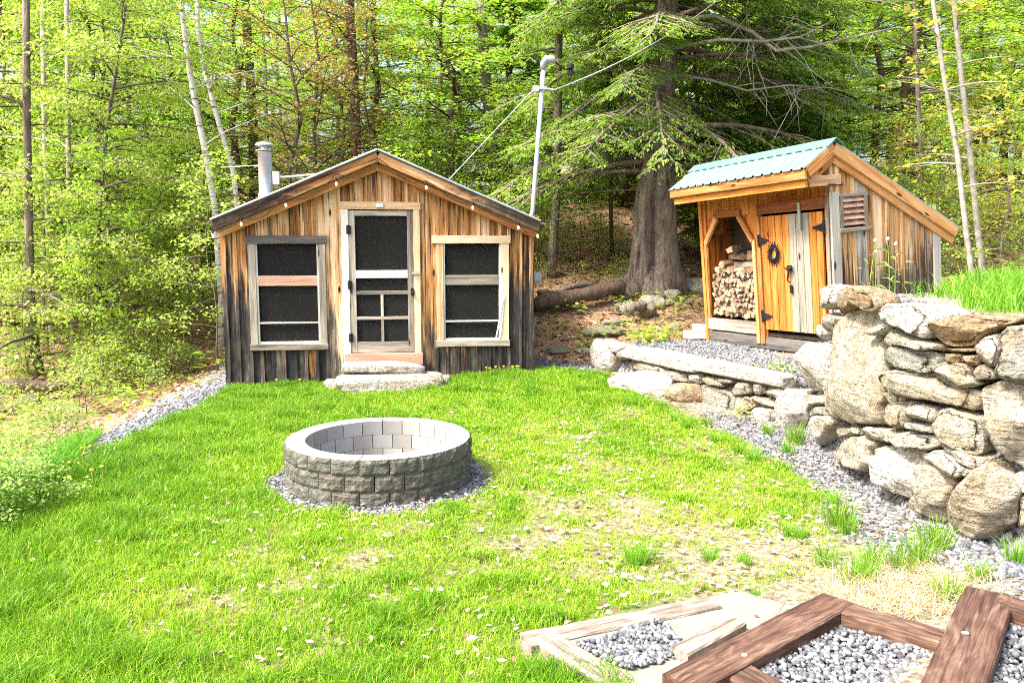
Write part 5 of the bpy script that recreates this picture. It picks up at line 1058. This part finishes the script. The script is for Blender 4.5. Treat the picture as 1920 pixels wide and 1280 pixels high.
for ri, (y, step, _) in enumerate(rows):
    u = (-140 if y < 20 else -420)+rr.uniform(0, step)
    while u < (2080 if y < 20 else 2380):
        yy = y+rr.uniform(-1.3, 1.3); uu = u+rr.uniform(-.3, .3)*step
        ok = not (900 < uu < 1560 and ri < 4 and rr.random() < .35) and not (ri == 0 and 380 < uu < 820) and not (1020 < uu < 1520 and ri < 2) and not (ri < 1 and uu > 1500)
        if ok:
            if uu < 420: k = rr.choice(['yellow', 'yellow', 'green', 'yellow', 'mid'])
            elif uu < 900: k = rr.choice(['green', 'green', 'yellow', 'mid'])
            elif uu < 1200: k = rr.choice(['green', 'mid', 'dark', 'green'])
            elif uu < 1550: k = rr.choice(['mid', 'mid', 'green', 'green'])
            else: k = rr.choice(['green', 'mid', 'yellow', 'green'])
            forest(k, uu, yy, rr.uniform(.85, 1.15)*(1.25 if ri > 3 else 1))
        u += step*rr.uniform(.8, 1.2)
for u, y, s in ((560, 17, .9), (615, 17.6, .95), (690, 17.6, .8), (640, 20, .9)): forest('red', u, y, s)
for i in range(26):
    u = rr.uniform(-60, 430); forest(rr.choice(['sapling', 'ysapling', 'ysapling']), u, rr.uniform(13, 22), rr.uniform(.6, 1.1))
for i in range(22): forest('sapling', rr.uniform(1000, 1520), rr.uniform(17.5, 26), rr.uniform(.35, .7))
for i in range(10): forest('sapling', rr.uniform(600, 1010), rr.uniform(16.5, 20), rr.uniform(.7, 1.0))
for i in range(20): forest(rr.choice(['gold', 'ysapling', 'sapling', 'gold']), rr.uniform(1640, 1960), rr.uniform(13.2, 19), rr.uniform(.5, .95))
for i in range(6): forest('dark', rr.uniform(1290, 1560), rr.uniform(17, 22), rr.uniform(.5, .8))
# the bank below the gravel strip and the wood floor
for i in range(64):
    y = rr.uniform(5.3, 14.5); x = -4.75-rr.random()**1.2*3.2-(0 if y < 9 else (y-9)*.15)
    if x/y < -.85: x = -.8*y*rr.uniform(.75, 1)
    if sdist(BERM, np.array([x]), np.array([y]))[0] > -.35: continue
    near = y < 9.5
    put('shrub' if (near or rr.random() < .4) else 'gshrub', (x, y, h1(x, y)-.03), rr.uniform(0, 6.28), rr.uniform(.28, .5) if near else rr.uniform(.4, .75), 'pale leafy shrub on the bank below the lawn edge' if near else 'green bush on the slope below the gravel strip', 'shrubs on the bank left of the lawn')
for i in range(16):
    u = rr.uniform(990, 1190); y = rr.uniform(15.8, 20); p = place(u, y); put('gshrub', p, rr.uniform(0, 6), rr.uniform(.3, .55), 'low green bush on the leafy slope left of the big hemlock', 'low bushes on the slope')
# ---- single trees
def tube_tree(name, label, px, y, r0, bark_, leaf_, r1=.5, u0=None, **kw):
    u, v = px[0]; base = place(u, y); path = pixpath(px, y, base); n = len(path); rad = [r0*1.25]+[r0*(1-(1-r1)*k/(n-2)) for k in range(n-1)]
    return plant(name, label, 'tree', base, grow(kw.pop('seed', 1), path, rad, **kw), bark_, leaf_)
tube_tree('maple_tree', 'young maple with a slim grey trunk and drooping yellow-green leaves at the left', [(187, 672), (187, 600), (186, 500), (184, 430), (190, 330), (203, 220), (222, 110), (240, -20), (255, -160)], 15.3, .075, 'bark', 'leaf_yellow', r1=.2, seed=31, nb=66, bl=2.8, start=.2, up=.3, droop=.25, nsub=13, sub=.46, lpt=46, leaf=.066, lw=.7, top=.6, ldroop=-.7)
tube_tree('birch_tree', 'leaning white paper birch nearer the cabin chimney with peeling bark', [(415, 560), (402, 385), (386, 290), (366, 195), (352, 110), (340, 10), (330, -90)], 15.6, .066, 'birch', 'leaf_yellow', r1=.7, seed=32, bf=.45, nb=11, bl=1.8, start=.45, up=.5, droop=.1, nsub=5, lpt=6, leaf=.09)
tube_tree('birch_tree', 'slimmer white birch leaning behind the other birch and forking upward', [(460, 520), (437, 320), (410, 230), (386, 140), (372, 60), (366, -60)], 16.2, .055, 'birch', 'leaf_yellow', r1=.8, seed=33, bf=.45, nb=9, bl=1.6, start=.5, up=.5, droop=.1, nsub=5, lpt=6, leaf=.09)
tube_tree('pine_tree', 'straight reddish-brown trunk rising behind the cabin ridge', [(670, 440), (668, 290), (664, 160), (657, 40), (648, -120)], 17.5, .115, 'bark_dark', 'leaf_red', r1=.8, seed=34, nb=14, bl=1.6, start=.4, up=.4, droop=0, nsub=4, lpt=4, leaf=.09)
tube_tree('pine_tree', 'dark straight trunk between the birches and the red maples', [(478, 480), (474, 230), (466, 100), (455, -80)], 21, .13, 'bark_dark', 'leaf_mid', r1=.85, seed=35, nb=10, bl=1.6, start=.4, up=.2, droop=.1, nsub=4, lpt=5, leaf=.1)
tube_tree('forest_tree', 'grey-brown trunk seen between the cabin ridge and the mast', [(936, 470), (928, 340), (916, 200), (905, 60), (898, -80)], 19.5, .15, 'bark', 'leaf_green', r1=.7, seed=36, nb=22, bl=2.4, start=.35, up=.25, droop=.1, nsub=7, lpt=9, leaf=.12)
tube_tree('forest_tree', 'slim brown trunk standing just right of the meter box', [(1033, 545), (1036, 470), (1042, 390), (1046, 250), (1048, 60), (1048, -80)], 17, .1, 'bark', 'leaf_green', r1=.7, seed=37, nb=16, bl=1.8, start=.5, up=.1, droop=.1, nsub=6, lpt=7, leaf=.11)
tube_tree('forest_tree', 'thin dark pole of a tree left of the hemlock trunk', [(1150, 520), (1146, 440), (1145, 330), (1140, 150), (1138, -80)], 18.5, .05, 'bark_dark', 'hemlock', r1=.7, seed=38, nb=8, bl=1.2, start=.5, style='spray', leaf=.14, lw=.3, lpt=16, up=0, droop=.3)
tube_tree('forest_tree', 'thick brown trunk at the far left edge above the fallen log', [(82, 735), (66, 655), (58, 590), (54, 420), (50, 200), (48, -80)], 14, .085, 'bark', 'leaf_yellow', r1=.7, seed=39, nb=16, bl=2.2, start=.3, up=.3, droop=.2, nsub=7, lpt=9, leaf=.1, ldroop=-.6)
tube_tree('forest_tree', 'slender grey trunk just left of the young maple', [(140, 690), (136, 600), (132, 470), (128, 250), (124, -80)], 15.8, .06, 'bark_pale', 'leaf_yellow', r1=.7, seed=40, nb=14, bl=1.8, start=.35, up=.3, droop=.2, nsub=6, lpt=9, leaf=.1, ldroop=-.6)
tube_tree('forest_tree', 'slender grey trunk between the thick brown trunk and the young maple', [(100, 680), (95, 590), (92, 450), (84, 250), (78, -80)], 16.2, .065, 'bark_pale', 'leaf_yellow', r1=.7, seed=41, nb=14, bl=1.8, start=.35, up=.3, droop=.2, nsub=6, lpt=9, leaf=.1, ldroop=-.6)
tube_tree('twin_sapling', 'left of two tall slim grey saplings behind the shed roof end', [(1822, 512), (1812, 440), (1795, 290), (1772, 160), (1750, 10), (1738, -90)], 13.4, .05, 'bark_pale', 'leaf_gold', r1=.55, seed=42, bf=.6, nb=12, bl=1.3, start=.4, up=.3, droop=.1, nsub=4, lpt=5, leaf=.12, lw=.75)
tube_tree('twin_sapling', 'right and thicker of two tall slim grey saplings behind the shed roof end', [(1842, 508), (1832, 420), (1818, 280), (1802, 140), (1788, 0), (1780, -90)], 13.8, .055, 'bark_pale', 'leaf_gold', r1=.6, seed=43, bf=.6, nb=12, bl=1.4, start=.4, up=.3, droop=.1, nsub=4, lpt=4, leaf=.12, lw=.75)
tube_tree('pine_tree', 'soft bright green pine with tufted boughs above the shed roof', [(1735, 470), (1728, 350), (1722, 200), (1716, 60), (1712, -80)], 16.5, .06, 'bark', 'pine', r1=.5, seed=44, nb=26, bl=1.9, start=.25, up=.12, droop=.05, nsub=8, lpt=26, leaf=.2, lw=.1, style='spray', sub=.4)
# the big hemlock with its fused double trunk and roots
hb = place(1224, 16.2); hp = []; seg = [(1224, 545), (1226, 430), (1234, 260), (1246, 90), (1252, -40), (1256, -130)]
path = pixpath(seg, 16.2, hb); rad = [.4, .3, .31, .29, .25, .21, .18]
gw = grow(51, path, rad, 84, 4.2, .43, .05, .36, 22, .36, 56, .12, .3, 'spray', avoid=True, top=.75, sides=16, bare=.04)
l = [Vector(Yd(u, v, 16.0))-hb for u, v in ((1192, 562), (1200, 520), (1206, 450), (1207, 400), (1214, 345), (1228, 260))]; gw[0].tube(l, [.34, .25, .215, .21, .2, .1], 14)
l = [Vector(Yd(u, v, 16.05))-hb for u, v in ((1256, 560), (1248, 500), (1244, 440), (1242, 380), (1240, 300))]; gw[0].tube(l, [.42, .3, .27, .27, .25], 14)
for a, L in ((-2.6, 1.5), (-2.0, 1.1), (-1.2, .9), (-.3, 1.2), (.4, 1.4), (3.0, 1.6), (-1.6, 1.0)):
    p0 = Vector((math.cos(a)*.2, math.sin(a)*.2, .35)); pts = [p0]
    for k in range(1, 5): x_, y_ = math.cos(a+.12*k)*(.25+L*k/4), math.sin(a+.12*k)*(.25+L*k/4); pts.append(Vector((x_, y_, h1(hb.x+x_, hb.y+y_)-hb.z+.05-.03*k)))
    gw[0].tube(pts, [.2, .16, .11, .07, .03], 8)
hem = plant('hemlock_tree', 'massive old hemlock with a furrowed double trunk and dark drooping boughs', 'tree', hb, gw, 'bark_hem', 'hemlock')
# bare dead limbs sweeping out to the right of the hemlock
db = MB(); rd = random.Random(3)
for (px, r_) in (([(1262, 10), (1340, 30), (1410, 60), (1455, 95), (1520, 88), (1600, 70), (1690, 50)], .05), ([(1258, 60), (1350, 75), (1430, 78), (1500, 70), (1560, 40)], .04), ([(1256, 120), (1330, 150), (1400, 170), (1480, 160), (1560, 165)], .03), ([(1395, 0), (1405, 60), (1420, 120), (1440, 180)], .02), ([(1450, 95), (1490, 30), (1540, 0), (1600, -20)], .025), ([(1470, 165), (1540, 180), (1600, 185)], .02)):
    y_ = 15.3+rd.uniform(-.5, .5); pts = [Vector(Yd(u, v, y_+.25*math.sin(i*1.3)))-hb for i, (u, v) in enumerate(px)]; n = len(pts)
    if px[0][0] < 1270: pts[0] = Vector((.12, -.05, pts[0].z))
    db.tube(pts, [r_*(1-.75*k/(n-1)) for k in range(n)], 6)
    for k in range(16):
        q, _ = interp_path(pts, [0]*n, rd.uniform(.2, 1)); d = Vector((rd.uniform(-.6, 1), rd.uniform(-.5, .5), rd.uniform(-1, .7))).normalized(); L = rd.uniform(.3, 1.1)
        db.tube([q, q+d*L*.5+Vector((0, 0, -.04)), q+d*L+Vector((rd.uniform(-.15, .15), 0, rd.uniform(-.25, .1)))], [.01, .007, .002], 4, caps=False)
db.build('dead_limb', M['bark_pale'], hem, True)
# fallen logs, roots, ledge rocks
def flog(name, label, px, y, r, mat, seed):
    rl = random.Random(seed); a, b_ = [Vector(Yd(u, v, yy)) for (u, v), yy in zip(px, y)]; n = 8; m = MB(); c = (a+b_)/2
    m.tube([a.lerp(b_, k/n)+Vector((0, 0, rl.uniform(-.03, .03)))-c for k in range(n+1)], [r*rl.uniform(.8, 1.15) for _ in range(n+1)], 9); o = m.build(name, M[mat], None, True); o.location = c; return tag(o, label, 'log')
flog('fallen_log', 'long rotting brown log lying left of the hemlock roots', ((1000, 572), (1165, 538)), (14.6, 15.4), .15, 'bark_dark', 1)
flog('fallen_log', 'thin fallen limb lying on the far brown log beside the cabin corner', ((1010, 552), (1120, 530)), (14.8, 15.6), .05, 'bark', 2)
flog('fallen_log', 'dark fallen log at the left edge of the picture', ((-60, 728), (150, 722)), (12.2, 12.6), .12, 'bark_dark', 3)
flog('fallen_log', 'grey broken log lying below the dark fallen log', ((-40, 775), (75, 752)), (11.5, 11.8), .11, 'bark', 4)
flog('fallen_log', 'short sawn piece of log on the dirt below the hemlock roots', ((1178, 583), (1208, 571)), (14.4, 14.6), .09, 'bark', 5)
for i, (u, v, y, s, lb) in enumerate(((1128, 600, 13.9, (.75, .5, .16), 'pale flat ledge rock half buried in the dirt below the hemlock'), (1195, 560, 14.9, (.75, .45, .3), 'mossy layered rock against the hemlock root'), (1222, 540, 15.2, (.5, .4, .3), 'pale lichen-covered rock at the foot of the hemlock trunk'), (1260, 518, 15.6, (.32, .3, .3), 'rounded grey rock right of the hemlock trunk'),
    (1318, 495, 16.2, (1.1, .7, .4), 'long mossy ledge rock between the hemlock and the shed'), (1105, 655, 12.9, (.5, .22, .12), 'thin pale stone on the dirt slope above the gravel'), (1268, 565, 14.2, (.22, .18, .14), 'small pale blue stone on the dirt near the shed'), (1045, 640, 13, (.4, .3, .12), 'flat mossy stone on the dirt nearest the cabin corner'), (1150, 575, 14.4, (.5, .25, .12), 'narrow mossy rock running down from the hemlock root'))):
    p = place(u, y); rock('ledge_rock', p+Vector((0, 0, s[2]*.2)), s, 700+i, lb, 'rock', mat='rock_moss' if 'moss' in lb or 'ledge' in lb else 'rock', rnd=.15+.1*(i % 4), rz=rr.uniform(-.6, .6), p=3.4, rough=.2)
for i in range(9):
    u = rr.uniform(1010, 1310); y = rr.uniform(12.8, 15.5); p = place(u, y); L = rr.uniform(.5, 1.2); a = rr.uniform(-.5, .5); m = MB()
    m.tube([Vector((-L/2*math.cos(a), -L/2*math.sin(a), .02)), Vector((0, 0, .04)), Vector((L/2*math.cos(a), L/2*math.sin(a), .02+.25*L*.3))], [.014, .012, .006], 5); o = m.build('fallen_stick', M['bark']); o.location = p; tag(o, 'thin fallen stick on the brown dirt between the cabin and the shed', 'stick', 'sticks lying on the dirt slope')
# ---- small plants
def tuft(seed, n, h, r, wd, mat, name='grass_tuft', lab=None, cat='grass tuft', group=None):
    R = np.random.default_rng(seed); a = R.uniform(0, 2*PI, n); q = r*R.random(n); x = q*np.cos(a); y = q*np.sin(a); hh = h*R.uniform(.5, 1.15, n); ln = R.uniform(.1, .75, n); s_a = R.uniform(0, 2*PI, n)
    s = np.stack([np.cos(s_a), np.sin(s_a), np.zeros(n)], -1)*wd/2; d = np.stack([np.cos(a), np.sin(a), np.zeros(n)], -1)*(ln*hh)[:, None]; P = np.stack([x, y, np.full(n, -.01)], -1); up = np.stack([np.zeros(n), np.zeros(n), hh], -1)
    m_ = P+up*.6+d*.35; tp = P+up*(1-.25*ln)[:, None]+d; V = np.stack([P-s, P+s, m_+s*.85, m_-s*.85, tp+s*.1, tp-s*.1], 1).reshape(-1, 3)
    b = 6*np.arange(n)[:, None]; Fc = np.concatenate([b+np.array([[0, 1, 2, 3]]), b+np.array([[3, 2, 4, 5]])])
    return tag(link(name, npmesh(name, V, Fc, np.repeat(R.random(n), 6)), M[mat]), lab, cat, group)
TG = 'grass tufts growing along the stone walls and steps'
tps = [tuft(80+i, 110, .26, .09, .006, 'tallgrass', lab='green grass tuft growing in the gravel beside the stone walls', group=TG) for i in range(3)]
spots = [(1492, 830, 1.3), (1478, 850, .9), (1570, 985, 1.3), (1590, 1000, .9), (1755, 1030, 1.2), (1720, 1060, 1.2), (1690, 1075, 1.0), (1600, 1100, 1.1), (1625, 1085, 1.0), (1545, 1060, .9), (1835, 1090, .8), (1410, 865, .9), (1385, 850, .9), (1340, 830, .8), (1290, 745, .9), (1325, 800, .8), (1440, 815, .9), (1135, 712, 1.0), (1085, 735, .9), (1180, 760, .9), (1240, 765, .8), (1265, 790, .8), (1775, 1130, .9), (1905, 1050, .9), (1640, 1060, .9), (1500, 1010, .6), (1480, 1005, .6), (1330, 1050, .7), (1190, 1060, .9), (1210, 1055, .8), (1395, 1060, .6), (1420, 1125, .5), (1560, 945, .8)]
for i, (u, v, s) in enumerate(spots):
    z = 0.0
    for _ in range(4): p = G(u, v, z); z = h1(p[0], p[1])
    o = tps[i] if i < 3 else tps[i % 3].copy()
    if i >= 3: col.objects.link(o)
    o.location = (p[0], p[1], z); o.scale = (s*.75,)*3; o.rotation_euler = (0, 0, i*1.7)
def seedling(seed):
    R = np.random.default_rng(seed); n = 26; a = R.uniform(0, 2*PI, n); q = R.uniform(.02, .16, n); h = R.uniform(.03, .2, n)*(1-.3*q/.16)
    P = np.stack([q*np.cos(a), q*np.sin(a), h], -1); T = unit(np.stack([np.cos(a), np.sin(a), R.uniform(-.3, .3, n)], -1)); Nn = unit(np.stack([R.normal(0, .3, n), R.normal(0, .3, n), np.ones(n)], -1)); L = R.uniform(.05, .1, n)
    V, Fc, r_ = leafquads(P, T, Nn, L, L*.55, np.full(n, .15), R.random(n)); return V, Fc, r_
sds = [npmesh('seedling', *seedling(900+i)) for i in range(3)]
for m_, k_ in zip(sds, ('leaf_green', 'leaf_yellow', 'leaf_green')): m_.materials.append(M[k_])
def seeds(n, ur, yr, label, group, sc, name='seedling', cat='seedling'):
    for i in range(n):
        p = place(rr.uniform(*ur), rr.uniform(*yr)); o = bpy.data.objects.new(name, rr.choice(sds)); col.objects.link(o); o.location = p; s = rr.uniform(*sc); o.scale = (s, s, s); o.rotation_euler = (0, 0, rr.uniform(0, 6)); tag(o, label, cat, group)
seeds(22, (1010, 1310), (12.6, 16), 'small green seedling on the brown dirt between the cabin and the shed', 'seedlings on the dirt slope', (.7, 1.7))
seeds(10, (1190, 1300), (11.6, 12.6), 'leafy weed at the back edge of the shed gravel', 'weeds behind the gravel terrace', (.9, 1.7), 'weed', 'weed')
seeds(9, (1370, 1480), (8.95, 9.4), 'low weed growing in the terrace gravel above the capstones', 'weeds in the terrace gravel', (.5, .9), 'weed', 'weed')
seeds(40, (-40, 420), (10.5, 18), 'small bright seedling on the leafy floor at the left', 'seedlings under the left trees', (1, 2.2))
seeds(40, (1560, 1950), (12.5, 19), 'small bright seedling on the leaf litter behind the shed', 'seedlings behind the shed', (1, 2.2))
def flower(seed, h, r, mat):
    t = empty('dandelion'); b = MB(); b.tube([(0, 0, -.02), (.01, 0, h*.5), (.0, .01, h)], .004, 5); b.build('stem', M['stem'], t)
    b = MB(); b.lathe([(.004, h-.012), (r*.7, h-.004), (r, h+.006), (r*.55, h+.014), (.003, h+.016)], (0, 0.01, 0), 10); b.build('flower_head', M[mat], t, True); return t
def copy_thing(src, loc):
    o = src.copy(); col.objects.link(o); o.location = loc
    for ch in src.children: c = ch.copy(); col.objects.link(c); c.parent = o
    return o
fd = flower(1, .15, .019, 'petal_yellow'); fsp = []
for u, v in ((908, 697), (914, 694), (926, 694), (941, 703), (957, 700), (968, 699), (965, 710), (524, 742), (566, 715), (155, 855), (170, 852), (131, 885), (173, 900), (192, 893), (131, 915), (12, 962), (160, 866)):
    z = 0
    for _ in range(4): p = G(u, v+16, z); z = h1(p[0], p[1])
    if u > 900 or 500 < u < 600: p = cabw((u-428)/569*4.25, -.28-.1*rr.random(), 0); z = h1(p[0], p[1])
    fsp.append((p[0], p[1], z, u))
for i, (x_, y_, z_, u) in enumerate(fsp):
    o = fd if i == 0 else copy_thing(fd, (0, 0, 0)); o.location = (x_, y_, z_); tag(o, 'yellow dandelion in the grass by the cabin wall' if u > 300 else 'orange-yellow dandelion in the long grass at the left lawn edge', 'flower', 'dandelions by the cabin' if u > 300 else 'dandelions at the lawn edge')
ws = empty('wildflower'); b = MB(); b.tube([(0, 0, 0), (.02, 0, .3), (.05, .01, .62)], [.006, .005, .003], 5)
for k in range(9): a = k*2.4; z_ = .06+.05*k; b.add([(0, 0, z_), (.1*math.cos(a)-.012, .1*math.sin(a), z_+.07), (.2*math.cos(a), .2*math.sin(a), z_+.06), (.1*math.cos(a)+.012, .1*math.sin(a), z_+.06)], [(0, 1, 2, 3)])
b.build('stem', M['stem'], ws); b = MB(); b.lathe([(.005, .605), (.017, .615), (.021, .63), (.015, .645), (.004, .65)], (.05, .01, 0), 10); b.build('flower_head', M['petal_pale'], ws, True)
for i, (u, v, s) in enumerate(((1628, 540, 1.0), (1640, 548, .8), (1668, 545, 1.0), (1678, 540, .9))):
    z = 1.45
    for _ in range(4): p = G(u, v, z); z = h1(p[0], p[1])
    y_ = 8.9-.1*i; pp = place(u, y_); o = ws if i == 0 else copy_thing(ws, (0, 0, 0)); o.location = pp; o.scale = (s, s, s); o.rotation_euler = (0, 0, i*1.2); tag(o, 'tall weed with a pale pink flower head in front of the shed gable', 'flower', 'wildflowers before the shed gable')
